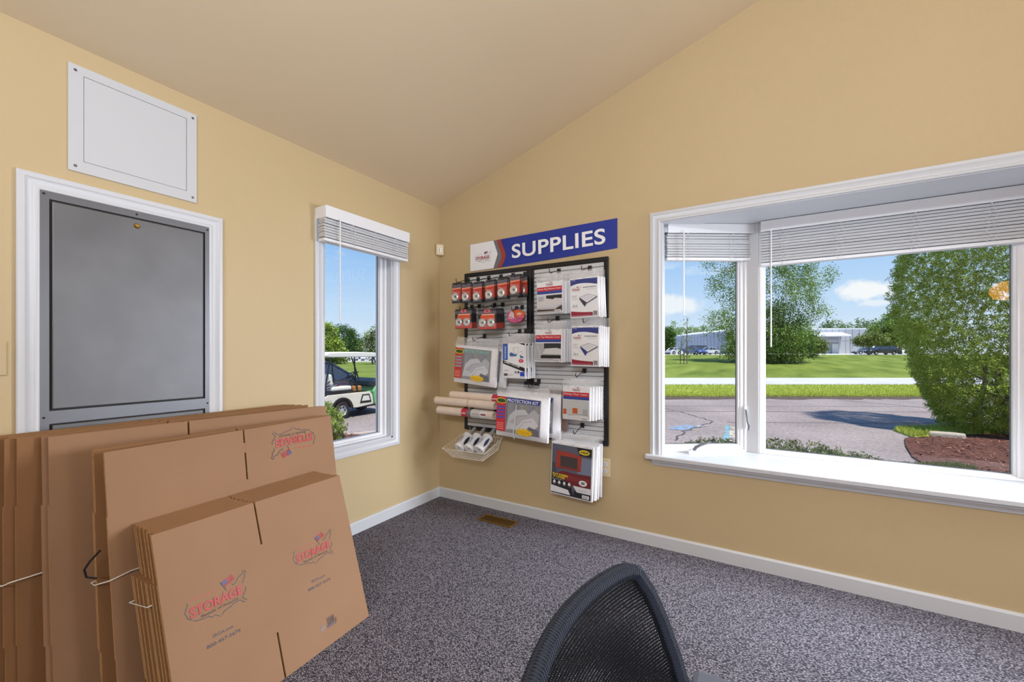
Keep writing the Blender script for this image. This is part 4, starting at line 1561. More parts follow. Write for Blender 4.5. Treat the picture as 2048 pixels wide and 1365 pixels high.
# ================================================================== flattened cardboard boxes
def board_box(b, a, c, mat, edge, mtx=None):
    (x0, y0, z0), (x1, y1, z1) = a, c
    vs = [Vector(p) for p in ((x0, y0, z0), (x1, y0, z0), (x1, y1, z0), (x0, y1, z0), (x0, y0, z1), (x1, y0, z1), (x1, y1, z1), (x0, y1, z1))]
    if mtx:
        vs = [mtx @ p for p in vs]
    b.add(vs, [(0, 1, 5, 4), (2, 3, 7, 6)], mat)
    b.add(vs, [(0, 3, 2, 1), (4, 5, 6, 7), (1, 2, 6, 5), (3, 0, 4, 7)], edge)


def flat_box(w, h, fl, cx, mat, bridge=None, kink=.02, gap=.0035, inset=.004, t=.0038):
    """a folded-flat shipping carton: two sheets, each with a body panel and two flaps above and below.
    local x to the viewer's right from the left edge, z up, -y towards the viewer"""
    r = empty('flattened_box')
    for side in (0, 1):
        ya, yb = (-t, 0) if side == 0 else (.0008, .0008+t)
        sg_ = -1 if side == 0 else 1
        b = MB(); board_box(b, (0, ya, fl), (w, yb, h-fl), mat, M_KRAFTE); b.build('body_panel', r, bevel=0)
        for top in (0, 1):
            for k in (0, 1):
                x0, x1 = (inset, cx-gap) if k == 0 else (cx+gap, w-.0005)
                b = MB()
                if top:
                    mtx = Matrix.Translation((0, 0, h-fl)) @ Matrix.Rotation(kink*(.5 if side == 0 else -.2), 4, 'X') @ Matrix.Translation((0, 0, -(h-fl)))
                    board_box(b, (x0, ya, h-fl), (x1, yb, h), mat, M_KRAFTE, mtx)
                    if bridge and k == 0 and side == 0:
                        board_box(b, (x1, ya+.0005, bridge[0]), (x1+2*gap, yb, bridge[1]), mat, M_KRAFTE, mtx)
                else:
                    board_box(b, (x0, ya, 0), (x1, yb, fl), mat, M_KRAFTE)
                b.build('flap', r)
    return r


def frame_from(bl, xdir, up):
    """matrix with origin at the bottom-left corner, x along the bottom edge, z up the leaning face"""
    X = Vector(xdir).normalized(); Z = Vector(up).normalized()
    Y = Z.cross(X).normalized(); Z = X.cross(Y).normalized()
    m = Matrix.Identity(4)
    for i, v in enumerate((X, Y, Z)):
        for j in range(3):
            m[j][i] = v[j]
    m.translation = bl
    return m


def put(r, m):
    r.rotation_mode = 'XYZ'
    r.location = m.translation
    r.rotation_euler = m.to_euler()


INKD = (56, 50, 62)
def stamps(p, u, v):
    """round certificate seal and striped recycling stamp"""
    p.ell(u, v, .013, .0135, (126, 108, 104), 24)
    p.ell(u, v, .0105, .011, (168, 132, 110), 24)
    p.ell(u, v, .0088, .0092, (128, 112, 108), 24)
    p.rect(u-.0075, v-.001, u+.0075, v+.0015, (170, 138, 116))
    p.text('BOX', u-.006, v-.0065, .012, .004, (172, 140, 118), .02)
    p.text('CERT', u-.006, v+.0035, .012, .003, (172, 140, 118), .02)
    a, c = u+.040, v+.004
    p.stroke([(a-.020, c+.021), (a+.018, c+.021)], .002, INKD)
    for i in range(6):
        p.rect(a-.017+.006*i, c-.004, a-.0135+.006*i, c+.018, (92, 78, 78))
    p.rect(a-.019, c-.014, a+.012, c-.005, (62, 70, 104))
    p.text('RECYCLE', a-.017, c-.0115, .027, .004, (190, 150, 120), .01)
    p.stroke([(a+.018, c-.006), (a+.026, c+.002), (a+.022, c+.006)], .0018, INKD)
    p.stroke([(a+.016, c-.014), (a+.026, c-.006)], .0018, INKD)


# ---- front stack: thirteen small cartons leaning outermost
B0 = Vector((.785, -1.396, 0)); e4 = Vector((.0683, -.9977, 0)); up4 = Vector((-.298, -.02, .954))
w4, h4, fl4, cx4 = .738, .654, .163, .331
BL4 = B0 + e4*w4
m4 = frame_from(BL4, -e4, up4)
first = flat_box(w4, h4, fl4, cx4, M_KRAFT_SHADE, inset=.024, kink=.0)
inw = Vector((-.9977, -.0683, 0))
n4 = 13
boxes4 = []
for i in range(n4-1, -1, -1):
    if i == 3:
        first = flat_box(w4, h4, fl4, cx4, M_KRAFT_SHADE, inset=.010, kink=.0)
    c = first if i in (n4-1, 3) else copy_tree(first)
    d = .0128*i/.954 + (.004 if i >= 4 else 0)
    m = m4.copy()
    jx = 0 if i == 0 else random.uniform(-.004, .004)
    m.translation = BL4 + inw*d - e4*jx + (e4*.008 if i >= 4 else e4*0)
    put(c, m)
    c.rotation_euler.z += 0 if i == 0 else random.uniform(-.003, .003)
    boxes4.append((i, c))
    lab = 'front small carton of the outermost leaning stack, printed with two red logos' if i == 0 else '%s small flattened carton counted from the front of the outermost stack' % ORD[i]
    tag(c, lab, 'cardboard box', 'small flattened cartons in the outermost stack')
front4 = [c for i, c in boxes4 if i == 0][0]
for ch in front4.children:      # the front carton takes the paler kraft, without the painted-in shade
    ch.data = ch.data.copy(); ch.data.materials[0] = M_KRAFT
for ch in front4.children:
    for v_ in ch.data.vertices:
        if abs(v_.co.x-.010) < 1e-5:
            v_.co.x = .001
for u, v, k in ((.148, .362, 1.0), (.528, .371, .97)):
    p = Print(-.0039); logo(p, u, v, k); p.build('printed_logo', front4)
    p = Print(-.0039)
    if k == 1.0:
        p.text('SROA.com', u-.025, v-.098, .066, .0105, INKD, .015, -.03)
        p.text('800-457-5676', u-.046, v-.121, .108, .0105, INKD, .02, -.03)
    else:
        p.text('SROA.com', u-.030, v-.108, .066, .0105, INKD, .015, -.03)
        p.text('800-457-5676', u-.050, v-.132, .108, .0105, INKD, .02, -.03)
    p.build('printed_phone_number', front4)
p = Print(-.0039)
stamps(p, .510, .076)
p.build('printed_stamps', front4)

# ---- second stack: one printed carton in front, three plain behind it
TL3, TR3, F3 = Vector((.434, -2.205, .88)), Vector((.367, -1.297, .88)), Vector((.556, -2.197, 0))
w3 = (TR3-TL3).length; h3 = (TL3-F3).length
m3 = frame_from(F3, TR3-TL3, TL3-F3)
c3 = flat_box(w3, h3, .214, .458, M_KRAFT_SHADE, bridge=(.789, .832), inset=.002, kink=.004)
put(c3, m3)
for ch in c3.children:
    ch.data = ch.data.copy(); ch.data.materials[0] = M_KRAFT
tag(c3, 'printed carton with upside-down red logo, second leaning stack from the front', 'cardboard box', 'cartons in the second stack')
p = Print(-.0046)
logo(p, .697, .812, 1.17, True)
p.build('printed_logo', c3)
d3 = Vector((.0, 1, 0))
for i, (dxx, lab) in enumerate(((-.082, 'plain carton directly behind the upside-down logo carton'), (-.097, 'plain carton in the middle of the second stack bundle'), (-.112, 'plain carton at the back of the second stack bundle'))):
    c = flat_box(w3, h3, .216, .458, M_KRAFT_SHADE, kink=.008) if i == 0 else copy_tree(base3)
    base3 = c
    up = Vector((-.118, 0, .99))
    put(c, frame_from(Vector((.556+dxx-.006, -2.216+.002*i, 0)), d3, up))
    tag(c, lab, 'cardboard box', 'cartons in the second stack')

# ---- third: two loose tall cartons
TL2, TR2 = Vector((.208, -2.308, .923)), Vector((.276, -1.282, .923))
w2_ = (TR2-TL2).length
for i, dxx in enumerate((0, -.0195)):
    bl_ = Vector((.322+dxx, -2.300-.012*i, 0))
    upv = TL2 + Vector((dxx, -.012*i, 0)) - bl_
    if i == 0:
        c = flat_box(w2_, upv.length, .232, .405, M_KRAFT, kink=.006); base2 = c
    else:
        c = copy_tree(base2)
    put(c, frame_from(bl_, TR2-TL2, upv))
    tag(c, ('front' if i == 0 else 'rear')+' one of two loose tall cartons standing behind the second stack', 'cardboard box', 'two loose tall cartons')

# ---- back bundle against the wall: seven tall cartons
base1 = None
for i in range(7):
    c = flat_box(1.055, .926, .228, .42, M_KRAFT_SHADE, kink=.010) if base1 is None else copy_tree(base1)
    base1 = base1 or c
    xf = .170-.0205*i
    put(c, frame_from(Vector((xf+.022, -2.364-.007*i+random.uniform(-.012, .012), 0)), Vector((0, 1, 0)), Vector((-.024, 0, 1))))
    tag(c, 'tall carton against the wall, %s from the room side of the rear bundle' % ORD[i], 'cardboard box', 'tall cartons bundled against the wall')

# twine round three of the bundles
def twine(pts, label, r_=.0022):
    o = empty('twine', pts[0])
    b = MB(); b.tube([Vector(q)-Vector(pts[0]) for q in pts], r_, 6, M_TWINE, closed=True); b.build('loop', o, smooth=True)
    tag(o, label, 'twine', 'white twine round the carton bundles')

def loop4(s, i0, i1, pad=.0035):
    """closed loop in the cross-section of the front stack at height s up the face"""
    U = up4.normalized(); out_ = -inw
    zc = U*s
    f_ = inw*(.0128*i0/.954 - .006); k_ = inw*(.0128*i1/.954 + .016)
    f_ = f_ + U*.020
    L0, R0_ = BL4 + e4*(.008+pad+.004), B0 - e4*.006
    return [L0+zc+f_, L0+zc+k_, R0_+zc+k_, R0_+zc+f_]
twine(loop4(.405, 4, 12), 'white twine tied round the inner cartons of the outermost stack')
up3 = (TL3-F3).normalized()
a = F3+up3*.475; q3 = Vector((.556-.112-.016, -2.222, 0))+Vector((-.118, 0, .99))*.415
e3 = (TR3-TL3).normalized()
twine([F3+up3*.470+Vector((.008, -.004, 0)), Vector((.430, -2.2245, .440)), Vector((.384, -2.2235, .434)), Vector((.384, -1.285, .44)), F3+e3*.916+up3*.44+Vector((.008, 0, 0)), F3+e3*.4+up3*.46+Vector((.0075, 0, 0)), F3+e3*.05+up3*.477+Vector((.0075, 0, 0))], 'white twine round the second stack, crossing the printed carton low down')
twine([(.196, -2.372, .452), (.190, -2.386, .446), (.11, -2.424, .438), (.045, -2.436, .446), (.034, -2.42, .455), (.040, -1.303, .455), (.192, -1.303, .455), (.193, -1.8, .455)], 'white twine sagging round the rear bundle against the wall')
st = empty('strap_loop', (.47, -2.225, .50))
b = MB()
b.tube([(.0, .004, .065), (-.012, -.018, .035), (-.016, -.030, .012), (-.010, -.026, -.012), (.004, -.004, -.022)], .0034, 6, M_BLKPL)
b.build('strap', st, smooth=True)
tag(st, 'black strap loop poking out between the tall cartons and second stack', 'strap')

# ================================================================== mesh office chair
ch_c = CAM + FW*.505 + RT*.113
tv_ = (FW*.866 + RT*.5).normalized()          # across the back
fv = (FW*-.5 + RT*.866).normalized()          # the way the sitter faces
chair = empty('office_chair', (ch_c.x, ch_c.y, 0))
cm = Matrix.Identity(4)
for j in range(3):
    cm[j][0], cm[j][1], cm[j][2] = tv_[j], fv[j], (0, 0, 1)[j]
if cm.to_3x3().determinant() < 0:             # keep a right-handed frame: x across, y facing
    for j in range(3):
        cm[j][0] = -cm[j][0]
    XS = -1
else:
    XS = 1
chair.rotation_euler = cm.to_euler()
RAD = .50
def back_pt(a, z, off=0.0):
    """a: arc distance from the middle of the back (+ towards the far side), z: height"""
    th = a/RAD
    lean = -.30*(z-.70) - .35*max(0, z-.80)**1.5
    return Vector((XS*(RAD-off)*math.sin(th), RAD*(1-math.cos(th))+lean+off*math.cos(th), z))
ZT, ZB_ = .868, .50
def half_w(z):
    t = (ZT-z)/(ZT-ZB_)
    if t < .30:
        return .176+.044*math.sqrt(max(0, 1-(1-t/.30)**2))*1.0 if t > 0 else .176
    return .220+.016*min(1, (t-.3)/.3) - .05*max(0, t-.7)
def top_z(a):
    k = abs(a)/.215
    return ZT - .006*k**2 - .040*max(0, k-.80)**1.6*4
outline = []
for i in range(21):                            # over the top from near side to far side
    a = -.205+.41*i/20
    outline.append((a, top_z(a)))
far = [(.218, .822), (.226, .78), (.232, .72), (.232, .66), (.228, .60), (.215, .54), (.19, .50)]
outline = [(-a, z) for a, z in far[::-1]] + outline + far
b = MB()
b.tube([back_pt(a, z) for a, z in outline] + [back_pt(a, .49) for a in (.12, .0, -.12)], .0125, 10, M_FABRIC, closed=True)
b.build('back_frame', chair, smooth=True)
# ribbing of the knitted edge
b = MB()
P_ = [back_pt(a, z) for a, z in outline]
for i in range(len(P_)-1):
    A_, B_ = P_[i], P_[i+1]
    n = max(1, int((B_-A_).length/.0042))
    for j in range(n):
        c0_, c1_ = A_.lerp(B_, j/n), A_.lerp(B_, (j+.5)/n)
        b.cyl(c0_, c1_, .0134, .0134, 8, M_FABRIC, caps=False)
b.build('knitted_edge', chair)
weave = mat_weave()
for off, nm, sh in ((.004, 'front_mesh', 0), (-.005, 'rear_mesh', .0011)):
    b = MB(); b.uv = []
    nz, na = 26, 30
    vs, fs = [], []
    zs = [ZB_-.005+(ZT-.004-ZB_+.005)*j/nz for j in range(nz+1)]
    for z in zs:
        W_ = .229 if z < .78 else .229-.0
        for i in range(na+1):
            a = -W_+2*W_*i/na
            zz = min(z, top_z(max(-.205, min(.205, a)))) if abs(a) < .205 else min(z, .815)
            vs.append(back_pt(a, zz, off)); b.uv.append((a*(1+sh*4)+sh, zz*(1+sh*9)))
    for j in range(nz):
        for i in range(na):
            q = j*(na+1)+i
            fs.append((q, q+1, q+na+2, q+na+1))
    b.add(vs, fs, weave)
    b.build(nm, chair, smooth=True)
# spine, seat, arms, base
b = MB(); b.tube([back_pt(0, .52, -.012), back_pt(0, .47, -.03), (0, .06, .40), (0, .22, .385)], .018, 8, M_BLKPL); b.build('spine', chair, smooth=True)
b = MB()
sp = [(-.23, .06), (.23, .06), (.25, .20), (.24, .44), (.18, .50), (-.18, .50), (-.24, .44), (-.25, .20)]
b.prism(sp, lambda u, v, h: (u, v, h), .42, .49, M_FABRIC); b.build('seat', chair, bevel=.02)
for sgn, nm in ((1, 'far'), (-1, 'near')):
    x = XS*sgn*.225
    b = MB()
    pd = [(-.034, .085), (-.030, .072), (.030, .072), (.034, .085), (.036, .30), (.026, .335), (-.026, .335), (-.036, .30)]
    b.prism(pd, lambda u, v, h: (x+u, v, h), .664, .692, M_ARM); b.build('arm_pad', chair, bevel=.010)
    b = MB(); b.tube([(x, .20, .667), (x, .20, .52), (x*.97, .22, .44), (x*.7, .24, .41)], .016, 8, M_BLKPL); b.build('arm_post', chair, smooth=True)
b = MB(); b.cyl((0, .26, .08), (0, .26, .41), .03, .022, 14, M_BLKMET); b.build('gas_lift', chair, smooth=True)
for i in range(5):
    t = 2*PI*i/5+.3
    p1 = Vector((.29*math.cos(t), .26+.29*math.sin(t), .075))
    b = MB(); b.tube([(0, .26, .10), p1], [.026, .015], 8, M_BLKPL); o = b.build('base_leg', chair, smooth=True)
    b = MB()
    for s in (-.012, .012):
        q = p1+Vector((-math.sin(t)*s, math.cos(t)*s, -.047))
        b.cyl(q-Vector((-math.sin(t), math.cos(t), 0))*.007, q+Vector((-math.sin(t), math.cos(t), 0))*.007, .027, .027, 14, M_BLKPL)
    b.cyl(p1+Vector((0, 0, -.047)), p1, .006, .006, 6, M_BLKMET)
    b.build('caster', o)
tag(chair, 'black mesh-back office chair on the carpet, its grey armrest just showing', 'chair')

# ================================================================== outdoors
GZ = -.55
sm = lambda t: max(0, min(1, t))**2*(3-2*max(0, min(1, t)))
def zt(D, s):
    return GZ + (1.30*sm((D-27)/52)+.35*sm((D-78)/40))*sm((s/max(D, 1)+.10)/.25)


def ground(name, d0, d1, s0, s1, mat, dz=0.0, nd=1, ns=1, wob=0.0):
    """a stretch of ground between two distances and two side offsets (side offsets scale with distance)"""
    vs, fs = [], []
    rnd = random.Random(name)
    for i in range(nd+1):
        for j in range(ns+1):
            D = d0+(d1-d0)*i/nd
            s = s0+(s1-s0)*j/ns
            if wob and (i == 0 or i == nd):
                D += rnd.uniform(-wob, wob)
            vs.append(out(D, s, zt(D, s)+dz))
    for i in range(nd):
        for j in range(ns):
            a = i*(ns+1)+j
            fs.append((a, a+1, a+ns+2, a+ns+1))
    b = MB(); b.add(vs, fs, mat)
    return struct(b.build(name))


M_ASPH = mat_noise('asphalt', [(.3, (136, 124, 121)), (.7, (160, 147, 144))], .5, 5, .9, (60, .35, .01), second=(16, .74, 1.22))
M_ROAD = mat_noise('pale_road', [(.3, (188, 186, 194)), (.7, (202, 199, 208))], .6, 4, .85)
M_LAWN = mat_noise('lawn_grass', [(.28, (80, 100, 32)), (.45, (108, 124, 46)), (.72, (134, 146, 66))], .55, 8, .9, (30, .6, .05), ((1, .22, 1), .9), (9, .75, 1.25))
M_VERGE = mat_noise('verge_grass', [(.25, (128, 146, 52)), (.5, (164, 176, 76)), (.8, (196, 198, 112))], 3.0, 8, .9, (40, .6, .03), None, (22, .7, 1.3))
M_LOT = mat_noise('lot_concrete', [(.3, (190, 186, 184)), (.7, (206, 202, 198))], .2, 4, .9)
M_MULCH = mat_noise('mulch', [(.3, (70, 42, 36)), (.7, (122, 82, 70))], 30, 5, .95, (70, .8, .02))
M_DIRT = mat_noise('verge_soil', [(.3, (70, 58, 50)), (.7, (112, 98, 88))], 12, 6, .95, (60, .8, .02))
M_BARK = pm('bark', (120, 108, 96), .9, var=(14, .3))
M_TAR = pm('tar_seam', (74, 68, 70), .8)

struct(ground('driveway', -14, 36, -60, 60, M_ASPH, 0, 50, 60))
struct(ground('verge_strip', 16.6, 22.4, 1.5, 34, M_VERGE, .012, 6, 60, .12))
struct(ground('soil_edge', 15.55, 16.9, 1.5, 34, M_DIRT, .007, 1, 90, .18))
struct(ground('road', 22.3, 28.3, 1.5, 60, M_ROAD, .02))
struct(ground('lawn', 28.0, 79, -80, 120, M_LAWN, .016, 24, 60))
struct(ground('parking_lot', 77.5, 200, -150, 320, M_LOT, .02, 10, 20))

# cracks and seams in the asphalt, tar-filled and slightly sunk or proud; worn paint
def ground_line(name, pts, w, mat, dz):
    b = MB()
    P = [Vector(out(D, s, GZ+dz)) for D, s in pts]
    vs, fs = [], []
    for i, p in enumerate(P):
        d = (P[min(i+1, len(P)-1)]-P[max(i-1, 0)]).normalized()
        n = Vector((-d.y, d.x, 0))*(w[i] if isinstance(w, list) else w)/2
        vs += [p+n, p-n, p+n-Vector((0, 0, .004+dz)), p-n-Vector((0, 0, .004+dz))]
    for i in range(len(P)-1):
        a, c = 4*i, 4*i+4
        fs += [(a, c, c+1, a+1), (a+2, a, a+1, a+3), (a, a+2, c+2, c), (a+1, c+1, c+3, a+3)]
    b.add(vs, fs, mat)
    return struct(b.build(name))
def jag(a, c, n, amp, seed):
    r_ = random.Random(seed)
    return [(a[0]+(c[0]-a[0])*i/n+r_.uniform(-amp, amp), a[1]+(c[1]-a[1])*i/n+r_.uniform(-amp, amp)) for i in range(n+1)]
ground_line('tar_seam', jag((12.4, 3.0), (12.15, 16), 30, .03, 1), .035, M_TAR, .004)
ground_line('tar_seam', jag((10.4, 5.4), (10.2, 13), 24, .03, 2), .030, M_TAR, .004)
ground_line('tar_seam', jag((13.6, 3.0), (13.4, 16), 24, .03, 8), .018, M_TAR, .004)
ground_line('asphalt_crack', jag((12.3, 5.0), (10.5, 5.15), 12, .05, 3)+jag((10.5, 5.15), (9.2, 3.85), 12, .06, 4)[1:]+jag((9.2, 3.85), (8.3, 3.3), 8, .05, 5)[1:], .04, M_TAR, .004)
ground_line('asphalt_crack', jag((13.5, 4.7), (12.4, 4.9), 8, .06, 6), .03, M_TAR, .004)
ground_line('asphalt_crack', jag((15.4, 12.2), (13.0, 13.2), 12, .06, 7), .035, M_TAR, .004)
def paint(name, pts, col, dz=.006):
    b = MB(); P = [out(D, s, GZ+dz) for D, s in pts]
    b.add(P, [tuple(range(len(P)))], mat_noise(name+'_worn', [(.42, (132, 124, 124)), (.56, col)], 7.0, 6, .8))
    return struct(b.build(name))
paint('painted_stripe', [(8.2, 4.19), (8.2, 4.30), (9.95, 5.26), (9.95, 5.16)], (104, 172, 190))
paint('painted_stripe', [(8.2, 4.31), (8.2, 4.48), (9.95, 5.47), (9.95, 5.27)], (190, 180, 160))
paint('painted_symbol', [(9.45, 3.60), (9.7, 3.72), (9.9, 3.98), (10.05, 4.3), (9.8, 4.42), (9.65, 4.2), (9.5, 4.1), (9.35, 3.95)], (126, 156, 188))
paint('painted_symbol', [(9.75, 4.2), (10.0, 4.5), (9.85, 4.75), (9.8, 4.5)], (178, 186, 196), .005)
paint('painted_symbol', [(9.55, 3.35), (9.75, 3.5), (9.65, 3.62), (9.5, 3.5)], (176, 184, 194), .005)


# ---------------------------------------------------------------- foliage
def leaf_mesh(name, parent, centres, size, mat, seed, spread, per, aspect=.55, up=.5, fan=False):
    """clusters of small leaves: centres (n,3), per leaves each inside radius spread"""
    rng = np.random.default_rng(seed)
    C_ = np.repeat(np.asarray(centres, float), per, axis=0)
    n = len(C_)
    if fan:
        # flat sprays: leaflets lie in one plane per cluster
        k = len(centres)
        nor = rng.normal(size=(k, 3)); nor[:, 2] *= .6; nor /= np.linalg.norm(nor, axis=1)[:, None]
        a0 = rng.normal(size=(k, 3)); a0[:, 2] += .7
        a0 -= nor*(a0*nor).sum(1)[:, None]; a0 /= np.linalg.norm(a0, axis=1)[:, None]
        b0 = np.cross(nor, a0)
        nor, a0, b0 = (np.repeat(x, per, axis=0) for x in (nor, a0, b0))
        t = rng.uniform(-.5, 1, n); w = rng.uniform(-1, 1, n)*(1-np.abs(t)*.6)
        pos = C_ + (a0*t[:, None]+b0*(w*.65)[:, None]+nor*rng.normal(0, .10, n)[:, None])*spread
        ax = a0*.8+b0*(w*.9)[:, None]+rng.normal(0, .25, (n, 3))
        ax /= np.linalg.norm(ax, axis=1)[:, None]
        bx = np.cross(nor+rng.normal(0, .3, (n, 3)), ax)
    else:
        d = rng.normal(size=(n, 3)); d /= np.linalg.norm(d, axis=1)[:, None]
        pos = C_ + d*(spread*rng.uniform(0, 1, n)**.5)[:, None]
        nor = rng.normal(size=(n, 3)); nor[:, 2] = np.abs(nor[:, 2])+up
        ax = rng.normal(size=(n, 3)); bx = np.cross(nor, ax)
        ax = np.cross(bx, nor)
        ax /= np.linalg.norm(ax, axis=1)[:, None]
    bx /= np.linalg.norm(bx, axis=1)[:, None]
    L = size*rng.uniform(.65, 1.25, n)[:, None]
    a, b_ = ax*L*.5, bx*L*.5*aspect
    v = np.stack([pos-a, pos+b_-a*.1, pos+a, pos-b_-a*.1], 1).reshape(-1, 3)
    me = bpy.data.meshes.new(name)
    me.vertices.add(4*n); me.loops.add(4*n); me.polygons.add(n)
    me.vertices.foreach_set('co', v.astype(np.float32).ravel())
    me.loops.foreach_set('vertex_index', np.arange(4*n, dtype=np.int32))
    me.polygons.foreach_set('loop_start', np.arange(0, 4*n, 4, dtype=np.int32))
    me.polygons.foreach_set('loop_total', np.full(n, 4, dtype=np.int32))
    me.materials.append(mat)
    me.update(); me.validate()
    o = bpy.data.objects.new(name, me); COL.objects.link(o)
    o.parent = parent
    o['kind'] = 'stuff'
    return o


def blob_points(blobs, k, seed, inner=.6):
    rng = np.random.default_rng(seed)
    tot = sum(b[3]*b[4]+b[4]*b[5]+b[3]*b[5] for b in blobs)
    out_ = []
    for b in blobs:
        n = max(3, int(k*(b[3]*b[4]+b[4]*b[5]+b[3]*b[5])/tot))
        d = rng.normal(size=(n, 3)); d /= np.linalg.norm(d, axis=1)[:, None]
        r = rng.uniform(inner**3, 1, n)**(1/3)
        out_.append(np.array(b[:3])+d*r[:, None]*np.array(b[3:]))
    return np.concatenate(out_)


L_DEEP = mat_leaf('leaf_deep', [(38, 70, 30), (66, 104, 42), (92, 130, 54), (52, 88, 36)])
L_MID = mat_leaf('leaf_mid', [(80, 112, 48), (116, 146, 66), (150, 172, 88), (98, 128, 58)])
L_LIGHT = mat_leaf('leaf_light', [(110, 140, 40), (150, 172, 62), (176, 190, 88), (128, 150, 48)])
L_OLIVE = mat_leaf('leaf_olive', [(84, 104, 52), (120, 138, 70), (142, 156, 92), (98, 112, 60)])
L_CEDAR = mat_leaf('leaf_cedar', [(74, 108, 34), (134, 162, 56), (168, 188, 76), (190, 202, 96), (100, 134, 44)], .5, .36)
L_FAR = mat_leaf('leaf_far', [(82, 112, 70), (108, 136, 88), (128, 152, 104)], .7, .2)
L_CONIF = mat_leaf('leaf_conifer', [(104, 132, 52), (144, 162, 74), (168, 178, 96), (120, 140, 58)])
L_JUNI = mat_leaf('leaf_juniper', [(66, 84, 40), (96, 112, 58), (128, 128, 74), (84, 100, 48)])


def px(D, p):                # side offset of picture column p at distance D (columns on the 2048 frame)
    return (p-1024)/824.6*D
def hz(D, q):                # height of picture row q at distance D
    return CAM.z+(705.3-q)/824.6*D


def tree(name, label, D, s, trunk, blobs, k, per, leaf, mat, seed, spread, group=None, cat='tree', inner=.55, stems=None, up=.5):
    """blobs: (ds, dd, z, r_side, r_depth, r_up) relative to the foot at (D, s)"""
    z0 = zt(D, s)
    p0 = out(D, s, z0)
    r = empty(name, p0)
    if trunk:
        b = MB()
        for (ds, dd, h, rad) in (stems or [(0, 0, trunk[0], trunk[1])]):
            q = RT*ds+FW*dd
            b.tube([(0, 0, -.05), (q.x*.35, q.y*.35, h*.4), (q.x, q.y, h)], [rad*1.2, rad, rad*.45], 8, M_BARK)
        b.build('trunk', r, smooth=True)
    B_ = []
    for ds, dd, z, rs, rd, ru in blobs:
        q = RT*ds+FW*dd
        B_.append((q.x, q.y, z-z0, (rs+rd)/2 if abs(rs-rd) < .01 else rs, rd, ru))
    leaf_mesh('crown', r, blob_points(B_, k, seed, inner), leaf, mat, seed+1, spread, per, up=up)
    tag(r, label, cat, group)
    return r


def blobs_px(D, lst, foot_px):
    """crown lobes given as picture boxes (x0, y0, x1, y1) at distance D, plus a depth offset"""
    res = []
    for x0, y0, x1, y1, *dd in lst:
        res.append(((x0+x1)/2*D/824.6-foot_px*D/824.6, dd[0] if dd else 0, (hz(D, y0)+hz(D, y1))/2, (x1-x0)/2*D/824.6, (x1-x0)/2*D/824.6, (y1-y0)/2*D/824.6))
    return res


# cottonwood-like clump on the lawn, seen to both sides of the bay's corner post
D = 50
lt = tree('lawn_tree', 'tall many-stemmed tree on the lawn, divided by the bay corner post', D, px(D, 1560), (9, .16),
     blobs_px(D, [(1408, 470, 1492, 545), (1418, 530, 1500, 610), (1402, 622, 1466, 668), (1440, 590, 1530, 700), (1470, 440, 1600, 560), (1500, 540, 1620, 640), (1480, 630, 1600, 724, -1), (1560, 480, 1640, 560), (1586, 530, 1662, 590), (1590, 590, 1650, 660), (1500, 660, 1585, 724, -2), (1440, 670, 1500, 722, -1), (1595, 650, 1640, 708)], 1560),
     820, 62, .20, L_MID, 11, .95, stems=[(-1.2, .3, 5, .12), (-.4, -.4, 6, .15), (.6, .2, 6.5, .14), (1.6, .4, 6, .11), (1.0, -.8, 5, .09)], inner=.35)
leaf_mesh('undergrowth', lt, np.array([(RT*x+FW*y) + Vector((0, 0, z)) for x, y, z in blob_points([(q[0], q[1]-1.2, q[2], q[3], q[4], q[5]) for q in blobs_px(D, [(1520, 600, 1590, 726), (1440, 680, 1545, 727), (1550, 640, 1610, 726), (1490, 640, 1560, 726)], 1560)], 300, 21)]) - np.array((0, 0, zt(D, px(D, 1560)))), .22, L_DEEP, 22, .8, 60)
D = 62
tree('round_shrub', 'rounded green shrub beside the pale warehouse, right of the lawn tree', D, px(D, 1622), (1.5, .1),
     blobs_px(D, [(1596, 672, 1640, 712), (1618, 680, 1652, 710)], 1622), 120, 50, .25, L_OLIVE, 31, .5, cat='shrub')
# small staked tree
D = 47
st_ = tree('staked_tree', 'sparse young tree tied to dark stakes on the lawn', D, px(D, 1374), (5.4, .055),
     blobs_px(D, [(1364, 638, 1380, 652), (1354, 690, 1388, 716), (1362, 662, 1384, 690)], 1374), 26, 9, .22, L_OLIVE, 41, .5)
for ds in (-.75, -.35):
    b = MB(); b.cyl((RT*ds)+Vector((0, 0, -.1)), (RT*ds)+Vector((0, 0, 1.7)), .045, .04, 6, pm('dark_stake', (56, 46, 40), .9)); b.build('stake', st_)
# near the right warehouse
D = 88
tree('round_tree', 'broad green tree between the pale warehouse and the tall cedar', D, px(D, 1800), (3, .3),
     blobs_px(D, [(1742, 640, 1800, 690), (1770, 636, 1830, 685), (1752, 660, 1815, 695), (1775, 612, 1800, 650), (1800, 640, 1850, 690)], 1800), 260, 50, .42, L_MID, 51, 1.0, 'trees by the warehouses')
D = 74
tree('small_tree', 'small flat-topped olive tree above the parked dark cars', D, px(D, 1738), (2.6, .12),
     blobs_px(D, [(1712, 672, 1746, 692), (1730, 668, 1768, 692)], 1738), 110, 40, .34, L_OLIVE, 61, .7, 'trees by the warehouses')
